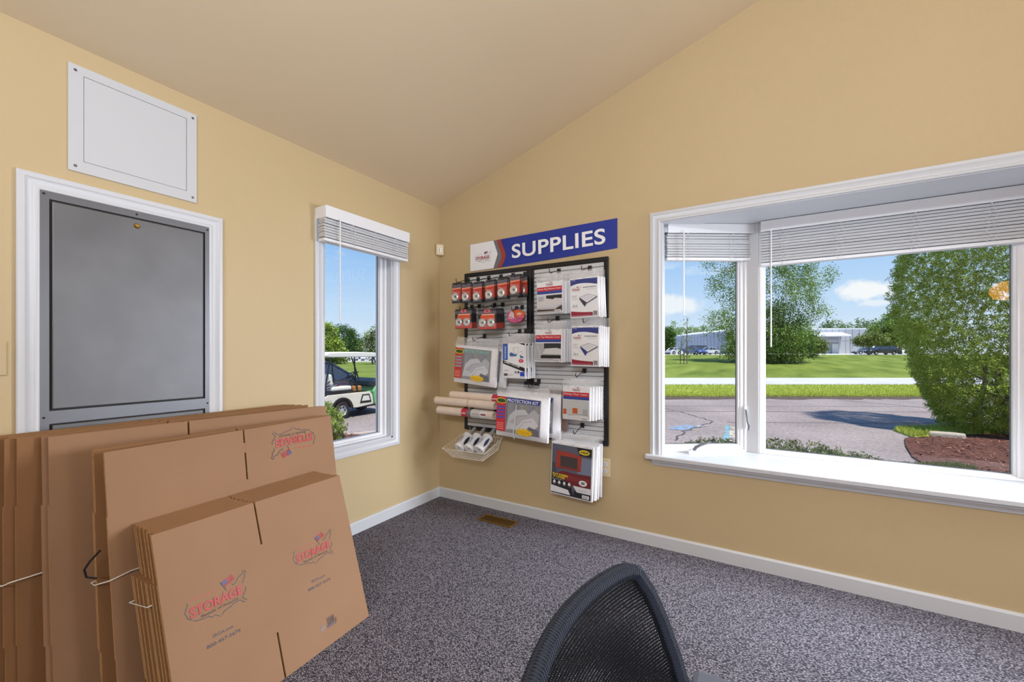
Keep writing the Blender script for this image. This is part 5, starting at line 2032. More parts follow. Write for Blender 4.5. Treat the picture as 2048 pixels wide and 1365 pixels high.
# treeline behind the warehouses
D = 140
for i, (x0, y0, x1) in enumerate(((1640, 642, 1690), (1676, 646, 1712), (1700, 638, 1745), (1736, 634, 1790), (1782, 630, 1850), (1325, 644, 1362), (1350, 650, 1400), (1385, 654, 1430), (1420, 650, 1470))):
    tree('far_tree', ['distant grey-green tree over the warehouse roof, first right of the lawn tree', 'low distant treetop over the middle of the warehouse roof', 'distant treetop above the warehouse canopy end', 'distant rounded treetop above the warehouse gable corner', 'distant tree behind the broad tree by the cedar', 'distant tree at the edge of the angled bay window pane', 'distant tree above the left warehouse corner', 'distant treetop above the middle of the left warehouse roof', 'distant treetop behind the left edge of the lawn tree'][i],
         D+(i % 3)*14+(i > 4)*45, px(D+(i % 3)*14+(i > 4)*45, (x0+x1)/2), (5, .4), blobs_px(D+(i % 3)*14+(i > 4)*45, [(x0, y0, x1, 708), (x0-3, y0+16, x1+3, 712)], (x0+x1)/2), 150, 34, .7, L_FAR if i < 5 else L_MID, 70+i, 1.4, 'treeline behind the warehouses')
D = 88
tree('side_tree', 'dark green tree left of the angled white warehouse', D, px(D, 1331), (4, .3), blobs_px(D, [(1314, 655, 1346, 705), (1322, 668, 1344, 708)], 1331), 130, 46, .45, L_DEEP, 85, 1.0)
# seen through the narrow window
D = 62
tree('bright_tree', 'bright yellow-green tree at the near edge of the narrow window', D, px(D, 655), (3, .2), blobs_px(D, [(630, 650, 668, 690), (628, 670, 680, 722), (650, 690, 690, 728)], 655), 240, 50, .36, L_LIGHT, 91, .9, 'trees through the narrow window')
D = 126
tree('dark_tree', 'rounded dark green tree mass behind the golf cart roof', D, px(D, 695), (4, .3), blobs_px(D, [(664, 650, 706, 700), (690, 658, 722, 712), (672, 676, 724, 722), (700, 676, 728, 720)], 695), 340, 50, .45, L_DEEP, 93, 1.1, 'trees through the narrow window')
D = 60
tree('thin_tree', 'loose sparse tree at the far side of the narrow window', D, px(D, 745), (5, .13), blobs_px(D, [(722, 668, 752, 705), (738, 656, 770, 700), (730, 690, 770, 712)], 745), 90, 26, .34, L_OLIVE, 95, .9, 'trees through the narrow window', inner=.2)

# the big cedar close to the window
D0, s0 = 8.9, 10.32
p0 = out(D0, s0, GZ)
cedar = empty('cedar_tree', p0)
b = MB()
for q in ((-.15, .1), (.2, -.1), (.45, .3)):
    b.tube([(q[0], q[1], -.1), (q[0]*1.1, q[1]*1.1, .5), (q[0]*.5, q[1]*.5, 1.0), (q[0]*.3, q[1]*.3, 1.5)], [.09, .07, .04, .02], 8, M_BARK)
for i in range(9):
    t = i*2.4
    b.tube([(.1, .0, .35+.12*i), (.5*math.cos(t), .5*math.sin(t), .55+.12*i), (.95*math.cos(t), .95*math.sin(t), .6+.15*i)], [.03, .02, .01], 5, M_BARK)
b.build('trunk', cedar, smooth=True)
rng = np.random.default_rng(5)
K = 13500
zz = rng.uniform(.16, 5.8, K)
th = rng.uniform(0, 2*PI, K)
prof_r = np.interp(zz, [.15, .7, 1.3, 2.2, 3.4, 4.4, 5.8], [.72, 1.02, 1.28, 1.44, 1.46, 1.42, 1.2])
lump = 1+.07*np.sin(3*th+1.7*zz)+.05*np.sin(7*th-2.3*zz)+.03*np.sin(13*th+5*zz)+rng.normal(0, .03, K)
deep = np.where(rng.uniform(0, 1, K) < .66, rng.uniform(.90, 1.0, K), rng.uniform(.45, .9, K))
rr = prof_r*lump*deep
pts = np.stack([rr*np.cos(th), rr*np.sin(th), zz], 1)
leaf_mesh('crown', cedar, pts, .036, L_CEDAR, 6, .095, 27, .42, fan=True)
tag(cedar, 'large dense cedar filling the right of the bay window view', 'tree')

# evergreen shrub below the narrow window
p0 = out(8.35, px(8.35, 648), GZ)
sh_ = empty('evergreen_shrub', p0)
b = MB(); b.tube([(0, 0, -.05), (.02, 0, .3), (0, .03, .6)], [.03, .02, .01], 6, M_BARK); b.build('stem', sh_)
leaf_mesh('foliage', sh_, blob_points([(0, 0, .36, .40, .40, .40), (.16, .0, .18, .34, .34, .26), (-.05, .0, .52, .26, .26, .26)], 420, 3, .5), .045, L_CONIF, 4, .085, 16, .4, fan=True)
tag(sh_, 'yellow-green evergreen shrub just outside the narrow window', 'shrub')
# creeping junipers below the bay
for i, (D, x, w_, h_, lab) in enumerate(((7.0, 1455, .62, .24, 'low creeping juniper seen through the angled bay pane'), (6.7, 1570, .75, .30, 'low creeping juniper at the lower left of the wide bay pane'), (6.35, 1650, .62, .22, 'low creeping juniper farther right along the wide bay pane'), (6.0, 1725, .45, .14, 'thinnest creeping juniper, last to the right below the bay window'))):
    r = empty('juniper', out(D, px(D, x), GZ))
    b = MB(); b.tube([(0, 0, -.03), (.1, .1, .06), (.3, .1, .10)], [.02, .015, .006], 5, M_BARK); b.tube([(0, 0, -.03), (-.2, -.1, .08)], [.02, .006], 5, M_BARK); b.build('stem', r)
    leaf_mesh('foliage', r, blob_points([(0, 0, h_*.5, w_, w_*.6, h_*.6), (w_*.5, w_*.25, h_*.5, w_*.6, w_*.5, h_*.6), (-w_*.5, -w_*.2, h_*.45, w_*.6, w_*.5, h_*.55)], 300, 40+i, .3), .05, L_JUNI, 44+i, .09, 14, .35, fan=True)
    tag(r, lab, 'shrub', 'creeping junipers below the bay')

# mulch beds with loose chips
def bed(name, pts, z, mat):
    b = MB()
    P = [out(D, s, GZ+z) for D, s in pts]
    n = len(P)
    b.add(P+[p-Vector((0, 0, z+.02)) for p in P], [tuple(range(n))]+[(i, n+i, n+(i+1) % n, (i+1) % n) for i in range(n)], mat)
    return struct(b.build(name))
def inside(D, s, pts):
    c = False
    for i in range(len(pts)):
        (a, b_), (c_, d) = pts[i], pts[i-1]
        if (b_ > s) != (d > s) and D < (c_-a)*(s-b_)/(d-b_)+a:
            c = not c
    return c
MB1 = [(8.35, 7.95), (7.7, 7.35), (6.9, 6.7), (6.0, 6.2), (4.4, 5.6), (4.0, 9.0), (6.0, 12.5), (9.0, 14), (10.2, 12), (9.2, 9.6)]
MB2 = [(9.0, -3.9), (8.75, -3.2), (8.4, -2.6), (5, -1.2), (5, -4.2), (8.4, -5.2)]
CH = [(116, 76, 64), (92, 56, 46), (140, 98, 82), (76, 46, 40)]
for nm, poly_, z in (('mulch_bed', MB1, .03), ('mulch_bed', MB2, .02)):
    bed_o = bed(nm, poly_, z, M_MULCH)
    rng_ = random.Random(nm+str(z))
    b = MB()
    mats = [pm('mulch_chip_%d' % i, c, .95) for i, c in enumerate(CH)]
    n = 0
    while n < 2600:
        D, s = rng_.uniform(4, 10), rng_.uniform(-5, 13)
        if inside(D, s, poly_):
            n += 1
            p = out(D, s, GZ+z+.004+rng_.uniform(0, .012))
            L, w_ = rng_.uniform(.02, .06), rng_.uniform(.006, .014)
            m = Matrix.Translation(p) @ Euler((rng_.uniform(-.4, .4), rng_.uniform(-.4, .4), rng_.uniform(0, PI))).to_matrix().to_4x4()
            b.add([m @ Vector(q) for q in ((-L, -w_, 0), (L, -w_*.6, 0), (L*.9, w_, .004), (-L, w_*.7, .003))], [(0, 1, 2, 3)], mats[n % 4])
    stuff(b.build('wood_chips', bed_o))
# grass: blades
def blades(name, parent, fn, n, h, mat, seed):
    rng = random.Random(seed)
    vs, fs = [], []
    while len(fs) < n:
        q = fn(rng)
        if q is None:
            continue
        p = q; t = rng.uniform(0, 2*PI); w_ = h*.10
        a = Vector((math.cos(t)*w_, math.sin(t)*w_, 0)); l = Vector((rng.uniform(-.4, .4)*h, rng.uniform(-.4, .4)*h, h*rng.uniform(.6, 1.2)))
        k = len(vs)
        vs += [p-a, p+a, p+l]; fs.append((k, k+1, k+2))
    b = MB(); b.add(vs, fs, mat)
    return stuff(b.build(name, parent))
L_GRASS = mat_leaf('grass_blade', [(140, 152, 52), (182, 190, 78), (204, 208, 112)], .6, .35)
GP1 = [(8.45, 8.25), (9.3, 8.6), (9.6, 10.2), (9.3, 12), (8.9, 11.8), (8.75, 9.6)]
gb = bed('grass_patch', GP1, .04, M_VERGE)
blades('grass_blades', gb, lambda r: (lambda D, s: out(D, s, GZ+.04) if inside(D, s, GP1) else None)(r.uniform(8.4, 9.7), r.uniform(8.2, 12)), 5000, .10, L_GRASS, 1)
GP2 = [(6.35, 5.9), (6.15, 5.9), (5.75, 6.3), (6.1, 6.9), (6.4, 6.9)]
gb = bed('grass_patch', GP2, .03, M_VERGE)
blades('grass_blades', gb, lambda r: (lambda D, s: out(D, s, GZ+.03) if inside(D, s, GP2) else None)(r.uniform(5.7, 6.5), r.uniform(5.8, 7)), 1800, .07, L_JUNI, 2)
vg = [o for o in bpy.data.objects if o.name == 'verge_strip'][0]
blades('grass_blades', vg, lambda r: (lambda D: out(D, D*r.uniform(.36, 1.06), GZ+.01))(16.4+6*r.random()**1.4), 26000, .09, L_GRASS, 3)
# edging stone and kerb by the narrow window
r = empty('edging_stone', out(8.5, 8.95, GZ))
b = MB(); b.prism([(-.30, -.10), (.22, -.14), (.30, .02), (.12, .13), (-.22, .10)], IDXYZ, 0, .12, pm('pale_stone', (176, 164, 150), .9, var=(12, .15), bump=(30, .5, .02))); b.build('stone', r, bevel=.03)
tag(r, 'pale edging stone between grass and mulch under the cedar', 'stone')
ground_line('kerb_strip', [(8.75, -3.55), (9.0, -3.2), (9.25, -2.8), (9.5, -2.2)], .06, pm('kerb_paint', (206, 186, 172), .8), .03)


# ---------------------------------------------------------------- vehicles
M_TYRE = pm('tyre_rubber', (34, 33, 34), .8)
M_RIM = pm('wheel_rim', (206, 206, 208), .3, .6)
M_CARGL = pm('car_glass', (52, 60, 70), .08, 0, .9)
M_LAMP = pm('lamp_lens', (220, 222, 226), .15)
M_RLAMP = pm('tail_lens', (150, 26, 26), .2)


def wheel(parent, c, R, w, n=18):
    """axle along local y"""
    o = empty_child('wheel', parent, c)
    b = MB(); b.lathe([(R*.62, -w/2), (R*.93, -w/2), (R, -w*.34), (R, w*.34), (R*.93, w/2), (R*.62, w/2)], (0, 0, 0), (0, 1, 0), n, M_TYRE); b.build('tyre', o, smooth=True)
    b = MB()
    b.lathe([(R*.62, -w*.46), (R*.56, -w*.30), (R*.18, -w*.34), (0, -w*.40)], (0, 0, 0), (0, 1, 0), n, M_RIM)
    b.lathe([(0, w*.40), (R*.18, w*.34), (R*.56, w*.30), (R*.62, w*.46)], (0, 0, 0), (0, 1, 0), n, M_RIM)
    for s_ in (-1, 1):
        for i in range(6):
            t = 2*PI*i/6
            b.cyl((R*.38*math.cos(t), s_*w*.30, R*.38*math.sin(t)), (R*.38*math.cos(t), s_*w*.37, R*.38*math.sin(t)), R*.10, R*.10, 6, M_TYRE)
    b.build('rim', o, smooth=True)
    return o


def empty_child(name, parent, loc):
    o = empty(name, loc); o.parent = parent
    return o


def car(label, loc, heading, col, L=4.5, W_=1.78, H=1.46, kind='sedan', group=None, metal=.3):
    """x forward, y left, z up from the ground at the middle of the car"""
    r = empty('car', loc, (0, 0, heading))
    paint_ = pm('car_paint_%d_%d_%d' % col, col, .28, metal, .6, coat=.6)
    h = L/2
    sill, belt = .30, .60*H
    if kind == 'sedan':
        body = [(-h, .45), (-h+.05, belt-.02), (-h+.55, belt+.06), (h-1.45, belt+.06), (h-.45, belt-.10), (h-.04, belt-.28), (h, .42), (h-.15, sill-.05)]
        cab = [(-h+.45, belt+.04), (-h+1.20, H-.03), (-h+2.05, H), (h-2.05, H-.05), (h-1.25, belt+.04)]
    elif kind == 'suv':
        body = [(-h, .48), (-h+.03, belt+.05), (-h+.2, belt+.10), (h-1.35, belt+.08), (h-.35, belt-.04), (h-.03, belt-.22), (h, .45), (h-.15, sill-.02)]
        cab = [(-h+.06, belt+.08), (-h+.32, H-.04), (-h+.8, H), (h-1.95, H-.04), (h-1.15, belt+.06)]
    else:
        body = [(-h, .42), (-h, H-.10), (-h+.12, H), (h-1.15, H), (h-.55, belt+.12), (h-.04, belt-.12), (h, .42), (h-.15, sill)]
        cab = None
    wr = .33
    arch = []
    low = [(h-.15, sill-.05)]
    for cx_ in (h-.85, -h+.85):
        arch += [(cx_+.40*math.cos(t), .33+.40*math.sin(t)) for t in [PI*i/8 for i in range(9)] if True]
    poly_ = body + [(x, max(z, .22)) for x, z in arch] + [(-h+.15, sill-.05)]
    poly_ = [(x, z) for x, z in poly_]
    b = MB(); b.prism(poly_[::-1], lambda u, v, d: (u, d, v), -W_/2, W_/2, paint_); b.build('body', r, bevel=.05)
    if cab:
        # glasshouse tapering in towards the roof, roof panel and pillars in paint
        zb, ztp = belt+.04, H
        vs = []
        k = len(cab)
        for s_ in (-1, 1):
            for x, z in cab:
                vs.append((x, s_*(W_/2-.05-.20*(z-zb)/(ztp-zb)), z))
        b = MB()
        b.add(vs, [tuple(range(k)), tuple(range(2*k-1, k-1, -1))]+[(i, k+i, k+i+1, i+1) for i in range(k-1)], M_CARGL)
        b.build('windows', r)
        b = MB()
        for s_ in (-1, 1):
            o_ = 0 if s_ < 0 else k
            P = [Vector(vs[o_+i])+Vector((0, s_*.006, .004)) for i in range(k)]
            b.tube(P, .035, 6, paint_)
            xm = (cab[1][0]+cab[3][0])/2
            b.tube([(xm-.1, s_*(W_/2-.05), zb), (xm-.05, s_*(W_/2-.24), ztp-.02)], .035, 6, paint_)
        top = [i for i in range(1, k-1)]
        pr_ = [Vector(vs[i])+Vector((0, -.0, .012)) for i in top]+[Vector(vs[k+i])+Vector((0, 0, .012)) for i in reversed(top)]
        b.add(pr_+[p+Vector((0, 0, .02)) for p in pr_], [tuple(range(len(pr_)-1, -1, -1)), tuple(range(len(pr_), 2*len(pr_)))]+[(i, (i+1) % len(pr_), len(pr_)+(i+1) % len(pr_), len(pr_)+i) for i in range(len(pr_))], paint_)
        b.build('roof', r, smooth=True)
    else:
        b = MB(); b.prism([(h-1.10, H-.06), (h-.56, belt+.14), (h-.54, belt+.14), (h-1.08, H-.06)][::-1], lambda u, v, d: (u+.02, d, v), -W_/2+.1, W_/2-.1, M_CARGL)
        for s_ in (-1, 1):
            b.box((h-1.75, s_*(W_/2+.004)-.004, belt+.14), (h-1.05, s_*(W_/2+.004)+.004, H-.14), M_CARGL)
        b.build('windows', r)
    for x in (h-.85, -h+.85):
        for s_ in (-1, 1):
            wheel(r, (x, s_*(W_/2-.11), wr), wr, .22)
    for s_ in (-1, 1):
        b = MB(); b.ell((h-.14, s_*(W_/2-.30), belt-.22), (.14, .22, .08), 10, 6, M_LAMP); b.build('headlamp', r, smooth=True)
        b = MB(); b.ell((-h+.05, s_*(W_/2-.22), belt-.10), (.07, .18, .10), 10, 6, M_RLAMP); b.build('tail_lamp', r, smooth=True)
        b = MB(); b.ell((h-1.55, s_*(W_/2+.07), belt+.10), (.07, .09, .07), 8, 6, paint_); b.build('mirror', r, smooth=True)
    b = MB()
    b.box((h-.05, -W_/2+.2, .32), (h+.01, W_/2-.2, .46), M_BLKPL); b.box((-h-.01, -W_/2+.2, .32), (-h+.05, W_/2-.2, .44), M_BLKPL)
    b.build('bumper_grille', r)
    tag(r, label, 'car', group)
    return r


YW_ = math.atan2(RT.y, RT.x)       # heading that faces to the right of the picture
car('dark blue car parked behind the golf cart', (-10.55, 5.75, GZ), PI/2, (52, 62, 92), 4.5, 1.8, 1.46)
g_ = 'cars far off across the right lawn'
def oc(D, p, dz=0):
    q = out(D, px(D, p), 0); q.z = zt(D, px(D, p))+.02; return q
car('black estate car parked below the olive tree', oc(78, 1762), YW_+PI, (30, 33, 38), 5.0, 1.85, 1.62, 'suv', g_)
car('grey hatchback beside the black estate car, nearer the warehouse', oc(86, 1731), YW_+PI-.2, (104, 110, 122), 4.4, 1.78, 1.46, 'sedan', g_)
car('white car at the left warehouse, farthest left in the angled pane', oc(84, 1348), YW_+.3, (226, 228, 230), 3.0, 1.75, 1.45, 'sedan', g_)
car('blue car facing the lawn near the staked tree', oc(79, 1391), YW_-PI/2+.25, (72, 88, 150), 4.4, 1.8, 1.5, 'suv', g_)
car('silver car right of the blue car, beside the lawn tree', oc(83, 1416), YW_+PI+.3, (206, 208, 210), 4.2, 1.78, 1.46, 'sedan', g_)
car('dark van in front of the left warehouse wall', oc(92, 1398), YW_, (58, 60, 74), 4.6, 1.9, 1.9, 'van', g_)
car('white van behind the black estate car by the broad tree', oc(99, 1790), YW_+PI, (232, 233, 236), 5.2, 2.0, 2.2, 'van', g_)
g_ = 'cars far off through the narrow window'
for i, (p_, col, lab) in enumerate(((674, (236, 238, 240), 'white car in the far row, leftmost above the golf cart seat'), (690, (120, 140, 176), 'blue-grey car in the far row seen under the golf cart roof'), (705, (232, 234, 238), 'white car in the far row left of the cart steering wheel'), (719, (70, 84, 120), 'dark blue car in the far row above the cart steering wheel'), (733, (224, 226, 230), 'pale car in the far row by the front strut'))):
    car(lab, oc(86+(i % 2)*7, p_), YW_-PI/2+.2, col, 4.0, 1.75, 1.5, 'suv' if i % 2 else 'sedan', g_)

# ---------------------------------------------------------------- golf cart
gc = empty('golf_cart', (-7.72, 4.36, GZ), (0, 0, PI/2))     # x forward, y left; the right side faces the window
M_CREAM = pm('cart_body_cream', (226, 218, 200), .4, var=(5, .03))
M_SEAT = pm('cart_seat_vinyl', (226, 222, 210), .5)
M_GREEN = pm('cart_green', (112, 190, 116), .45)
hw_ = .55
arch = [(.31*math.cos(t), .235+.31*math.sin(t)) for t in [PI*(i/10) for i in range(11)]]
body = [(-.56, .42), (-.54, .60), (-.42, .66), (.50, .665), (.92, .66), (1.00, .56), (1.03, .30), (.50, .255), (.34, .26)] + arch + [(-.34, .30)]
b = MB()
for s_ in (-1, 1):
    a, c = (s_*hw_-.02, s_*hw_+.02)
    b.prism(body[::-1], lambda u, v, d: (u, d, v), min(a, c), max(a, c), M_CREAM)
b.box((-.56, -hw_+.02, .42), (-.52, hw_-.02, .62), M_CREAM)
b.build('side_panels', gc, bevel=.012)
b = MB()
b.box((-.52, -hw_+.03, .30), (.42, hw_-.03, .62), M_BLKPL)
b.box((.42, -hw_, .24), (1.30, hw_, .30), M_BLKPL)
b.prism([(-.40, .66), (.42, .66), (.38, .74), (-.36, .74)][::-1], lambda u, v, d: (u, d, v), -hw_+.02, hw_-.02, M_BLKPL)
b.prism([(.34*math.cos(t), .235+.34*math.sin(t)) for t in [PI*(i/10) for i in range(11)]]+[(.30*math.cos(t), .235+.30*math.sin(t)) for t in [PI*(1-i/10) for i in range(11)]], lambda u, v, d: (u, -hw_-.022-d*.02, v), 1, 0, M_BLKPL)
b.build('chassis', gc)
b = MB()
b.prism([(1.12, .26), (1.06, .66), (1.24, .98), (1.42, .96), (1.66, .70), (1.74, .48), (1.72, .26)][::-1], lambda u, v, d: (u, d, v), -hw_+.01, hw_-.01, M_GREEN)
b.build('front_cowl', gc, bevel=.03)['label'] = 'light green front cowl'
b = MB(); b.prism([(1.02, .80), (1.06, .92), (1.30, 1.02), (1.40, .98), (1.22, .80)][::-1], lambda u, v, d: (u, d, v), -hw_+.03, hw_-.03, M_BLKPL); b.build('dashboard', gc, bevel=.02)
b = MB(); b.prism([(.56, .36), (.64, .60), (.88, .60), (.96, .36)][::-1], lambda u, v, d: (u, d, v), -hw_-.026, -hw_-.018, M_BLKPL); b.prism([(.62, .42), (.67, .56), (.85, .56), (.90, .42)][::-1], lambda u, v, d: (u, d, v), -hw_-.032, -hw_-.024, M_SEAT); b.build('side_pocket', gc)
for s_ in (-1, 1):
    b = MB(); b.box((-.26, s_*.27-.24, .74), (.36, s_*.27+.24, .86), M_SEAT); b.build('seat_cushion', gc, bevel=.04)
    b = MB(); b.prism([(-.32, .90), (-.20, .90), (-.26, 1.20), (-.36, 1.20)][::-1], lambda u, v, d: (u, d, v), s_*.27-.24, s_*.27+.24, M_SEAT); b.build('seat_back', gc, bevel=.045)
for s_ in (-1, 1):
    y = s_*(hw_-.06)
    b = MB(); b.tube([(.34, y, .72), (.34, y, .95), (.22, y, 1.02), (-.30, y, 1.02), (-.42, y, .94), (-.44, y, .66)], .017, 8, M_BLKPL); b.build('arm_rail', gc, smooth=True)
    for nm, pts in (('rear_strut', [(-.46, y, .64), (-.42, y, 1.0), (-.30, y, 1.64)]), ('middle_strut', [(.56, y, .66), (.46, y, 1.2), (.44, y, 1.64)]), ('front_strut', [(1.36, y, .95), (1.24, y, 1.3), (1.10, y, 1.64)])):
        b = MB(); b.tube(pts, .020, 8, M_BLKPL); b.build(nm, gc, smooth=True)
b = MB()
rp = [(-.52, 1.66), (-.54, 1.70), (-.40, 1.76), (.4, 1.785), (1.2, 1.76), (1.36, 1.70), (1.34, 1.66), (1.2, 1.64), (-.4, 1.64)]
b.prism(rp[::-1], lambda u, v, d: (u, d, v), -.60, .60, pm('cart_roof', (232, 228, 216), .45)); b.build('roof', gc, bevel=.03)
sw_ = empty_child('steering_wheel', gc, (.92, .26, 1.06))
sw_.rotation_euler = (0, -.85, 0)
b = MB(); b.tube([(.17*math.cos(2*PI*i/20), .17*math.sin(2*PI*i/20), 0) for i in range(20)], .014, 6, M_BLKPL, closed=True)
for t in (0, 2.1, 4.2):
    b.tube([(0, 0, -.02), (.17*math.cos(t), .17*math.sin(t), 0)], .011, 5, M_BLKPL)
b.build('rim', sw_, smooth=True)
b = MB(); b.cyl((0, 0, 0), (.02, 0, -.36), .022, .026, 8, M_BLKPL); b.build('column', sw_)
for x in (0, 1.45):
    for s_ in (-1, 1):
        wheel(gc, (x, s_*.49, .225), .225, .20, 20)
tag(gc, 'cream golf cart with white roof parked on the asphalt outside', 'golf cart')
for i, (a, c, col, lab) in enumerate((((-7.26, 3.95, GZ+.86), (-7.5, 5.15, GZ+1.22), (58, 52, 50), 'long dark tool handle lying across the golf cart seat rail'), ((-7.30, 3.98, GZ+.80), (-7.5, 4.75, GZ+.93), (170, 58, 52), 'red tool handle laid along the golf cart seat'))):
    b = MB(); b.cyl(a, c, .014, .014, 8, pm('tool_handle_%d' % i, col, .6)); o = b.build('tool_handle'); tag(o, lab, 'tool handle')
r = empty('brown_bag', (-7.42, 4.98, GZ+.665))
b = MB(); b.box((-.12, -.14, 0), (.12, .14, .17), pm('brown_canvas', (168, 112, 58), .8, var=(20, .2))); b.build('bag_body', r, bevel=.04)
b = MB(); b.tube([(0, -.08, .165), (0, -.06, .23), (0, .06, .23), (0, .08, .165)], .010, 6, pm('brown_canvas_strap', (120, 78, 40), .8)); b.build('handle', r, smooth=True)
tag(r, 'small brown bag standing in front of the golf cart seat', 'bag')

# ---------------------------------------------------------------- warehouses
M_SIDING = pm('metal_siding', (176, 180, 192), .5, var=(.4, .03))
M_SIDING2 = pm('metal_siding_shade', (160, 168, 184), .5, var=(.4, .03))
M_ROOFM = pm('metal_roof', (222, 224, 230), .45)
M_GREYT = pm('grey_trim', (150, 152, 160), .5)
M_DOORP = pm('pale_door', (232, 234, 238), .5)


def ribbed_wall(b, p0, p1, z0, z1, mat, pitch=.9, rib=.08):
    """vertical ribbed metal wall between two plan points"""
    d = (p1-p0); L = d.length; d.normalize(); n = Vector((d.y, -d.x, 0))
    k = int(L/pitch)
    pts = []
    for i in range(k):
        a = i*L/k
        pts += [(a, 0), (a+L/k*.72, 0), (a+L/k*.78, rib), (a+L/k*.94, rib)]
    pts.append((L, 0))
    vs = []
    for u, o in pts:
        q = p0+d*u+n*o
        vs += [(q.x, q.y, z0), (q.x, q.y, z1(u/L) if callable(z1) else z1)]
    b.add(vs, [(2*i, 2*i+2, 2*i+3, 2*i+1) for i in range(len(pts)-1)], mat)


# right-hand warehouse
A_ = Vector(out(98, px(98, 1575), 0)); B_ = Vector(out(96, px(96, 1735), 0)); C_ = Vector(out(112, px(112, 1752), 0))
for q in (A_, B_, C_):
    q.z = 0
wh = empty('warehouse', (B_.x, B_.y, .9))
O2 = Vector((B_.x, B_.y, .9)); rel = lambda v: Vector((v.x-O2.x, v.y-O2.y, v.z))
z0_, z1_ = .1, hz(96, 659)-.9
b = MB(); ribbed_wall(b, rel(A_), rel(B_), z0_-.9, z1_, M_SIDING, 1.4, .12); b.build('front_wall', wh)
b = MB(); ribbed_wall(b, rel(B_), rel(C_), z0_-.9, lambda t: z1_-.6*t, M_SIDING2, 1.4, .12); b.build('side_wall', wh)
b = MB()
D_ = A_+(C_-B_)
rp = [rel(A_)+Vector((0, 0, z1_)), rel(B_)+Vector((0, 0, z1_)), rel(C_)+Vector((0, 0, z1_+1.0)), rel(D_)+Vector((0, 0, z1_+1.0))]
b.add(rp+[q+Vector((0, 0, .25)) for q in rp], [(3, 2, 1, 0), (4, 5, 6, 7), (0, 1, 5, 4), (1, 2, 6, 5), (2, 3, 7, 6), (3, 0, 4, 7)], M_ROOFM); b.build('roof', wh)
ax_ = (B_-A_).normalized(); nx = Vector((ax_.y, -ax_.x, 0))
u1 = -(B_-Vector(out(96, px(96, 1688), 0))).length
def wp(u, o, z):
    q = ax_*u+nx*o; return Vector((q.x, q.y, z))
b = MB()
zc = hz(93, 673)-.9
for a, c in ((wp(u1-10, 0, zc+.7), wp(u1-10, 3, zc)),):
    vs = [wp(u1-12, 0, zc+.8), wp(u1, 0, zc+.8), wp(u1, 3.2, zc), wp(u1-12, 3.2, zc)]
    b.add(vs+[v+Vector((0, 0, .28)) for v in vs], [(3, 2, 1, 0), (4, 5, 6, 7), (0, 1, 5, 4), (1, 2, 6, 5), (2, 3, 7, 6), (3, 0, 4, 7)], M_ROOFM)
b.build('canopy_roof', wh)
b = MB(); b.box((0, 0, 0), (.01, .01, .01), M_GREYT); b.v = []; b.f = []; b.m = []
vs = [wp(u1-12, 3.1, zc-1.15), wp(u1, 3.1, zc-1.15), wp(u1, 3.1, zc-.95), wp(u1-12, 3.1, zc-.95)]
b.add(vs+[v-wp(0, .15, 0) for v in vs], [(0, 1, 2, 3), (7, 6, 5, 4), (0, 4, 5, 1), (3, 2, 6, 7)], M_GREYT); b.build('canopy_beam', wh)
for u in (u1-.2, u1-2.6, u1-6.5, u1-10.5):
    b = MB(); b.cyl(wp(u, 3.1, -.9), wp(u, 3.1, zc), .09, .09, 8, M_GREYT); b.build('canopy_post', wh)
for ua, ub in ((u1-2.2, u1-.6), (u1-6.2, u1-3.0)):
    b = MB(); vs = [wp(ua, .18, -.7), wp(ub, .18, -.7), wp(ub, .18, 2.3), wp(ua, .18, 2.3)]
    b.add(vs+[v-wp(0, .16, 0) for v in vs], [(0, 1, 2, 3), (0, 4, 5, 1), (1, 5, 6, 2), (2, 6, 7, 3), (3, 7, 4, 0)], M_DOORP); b.build('loading_door', wh)
tag(wh, 'long pale metal warehouse with a canopy, right of the lawn tree', 'warehouse')
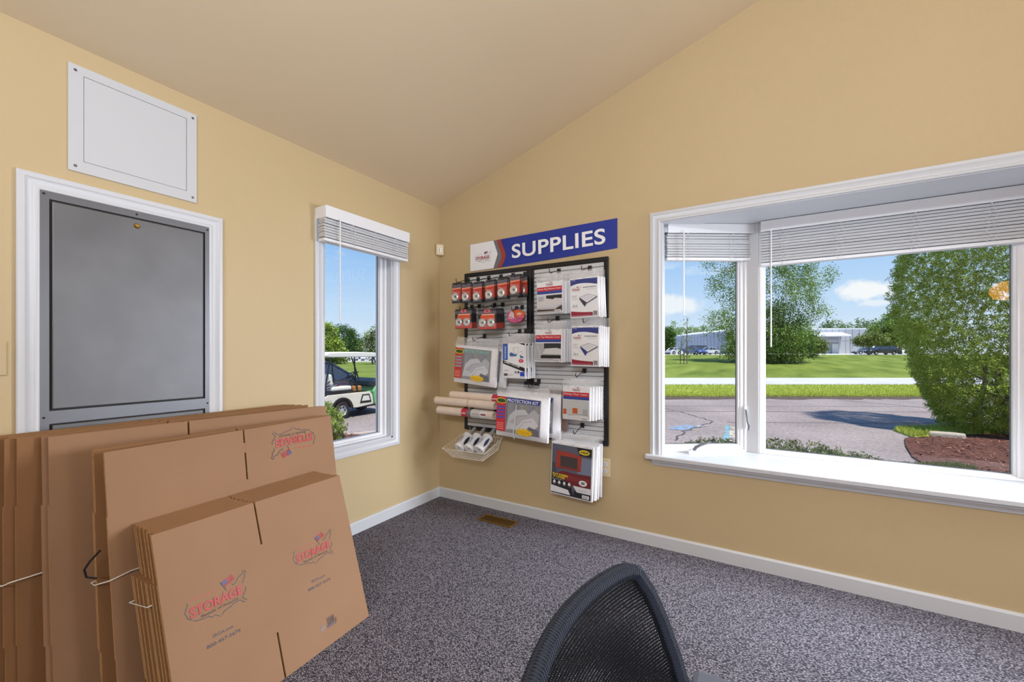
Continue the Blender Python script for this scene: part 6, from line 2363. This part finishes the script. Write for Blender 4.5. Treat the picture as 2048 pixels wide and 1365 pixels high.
# left-hand warehouse, seen at an angle
A_ = Vector(out(118, px(118, 1347), 0)); B_ = Vector(out(90, px(90, 1452), 0)); K_ = Vector(out(136, px(136, 1405), 0))
for q in (A_, B_, K_):
    q.z = 0
wh = empty('warehouse', (A_.x, A_.y, .9))
O2 = Vector((A_.x, A_.y, .9)); z1_ = hz(118, 674)-.9
b = MB(); ribbed_wall(b, Vector((0, 0, 0)), rel(B_), -.9, z1_, M_SIDING2, 1.6, .12); b.build('long_wall', wh)
b = MB(); ribbed_wall(b, rel(K_), Vector((0, 0, 0)), -.9, z1_, M_SIDING2, 1.6, .12); b.build('end_wall', wh)
b = MB()
rp = [Vector((0, 0, z1_)), rel(B_)+Vector((0, 0, z1_)), rel(B_)+(rel(K_))*.5+Vector((0, 0, z1_+1.2)), rel(K_)*.5+Vector((0, 0, z1_+1.2))]
b.add(rp+[q+Vector((0, 0, .22)) for q in rp], [(3, 2, 1, 0), (4, 5, 6, 7), (0, 1, 5, 4), (1, 2, 6, 5), (2, 3, 7, 6), (3, 0, 4, 7)], M_ROOFM); b.build('roof', wh)
b = MB(); q = (rel(B_)).normalized(); n_ = Vector((q.y, -q.x, 0))
b.cyl(q*5.5+n_*.2+Vector((0, 0, -.9)), q*5.5+n_*.2+Vector((0, 0, z1_)), .14, .14, 8, M_GREYT); b.build('downpipe', wh)
tag(wh, 'white metal warehouse at an angle, behind the staked tree', 'warehouse')

# orange-shaded pendant lamp in the office behind the camera: it shows as a reflection in the bay pane
lp = empty('pendant_lamp', (5.42, -5.45, 2.12))
em = bpy.data.materials.new('glowing_shade'); em.use_nodes = True
bs = em.node_tree.nodes['Principled BSDF']
bs.inputs['Base Color'].default_value = lin(240, 150, 40)
bs.inputs['Emission Color'].default_value = (1.0, .42, .06, 1)
bs.inputs['Emission Strength'].default_value = 17.0
b = MB(); b.lathe([(.03, .14), (.10, .11), (.155, .04), (.165, -.03), (.12, -.11), (.05, -.13), (0, -.13)], (0, 0, 0), (0, 0, 1), 24, em); b.build('lamp_shade', lp, smooth=True)
b = MB(); b.cyl((0, 0, .13), (0, 0, ZC(5.42)-2.12), .006, .006, 6, M_BLKPL); b.build('lamp_cord', lp)
tag(lp, 'orange glowing pendant lamp mirrored in the right of the bay pane', 'lamp')

bpy.context.view_layer.update()
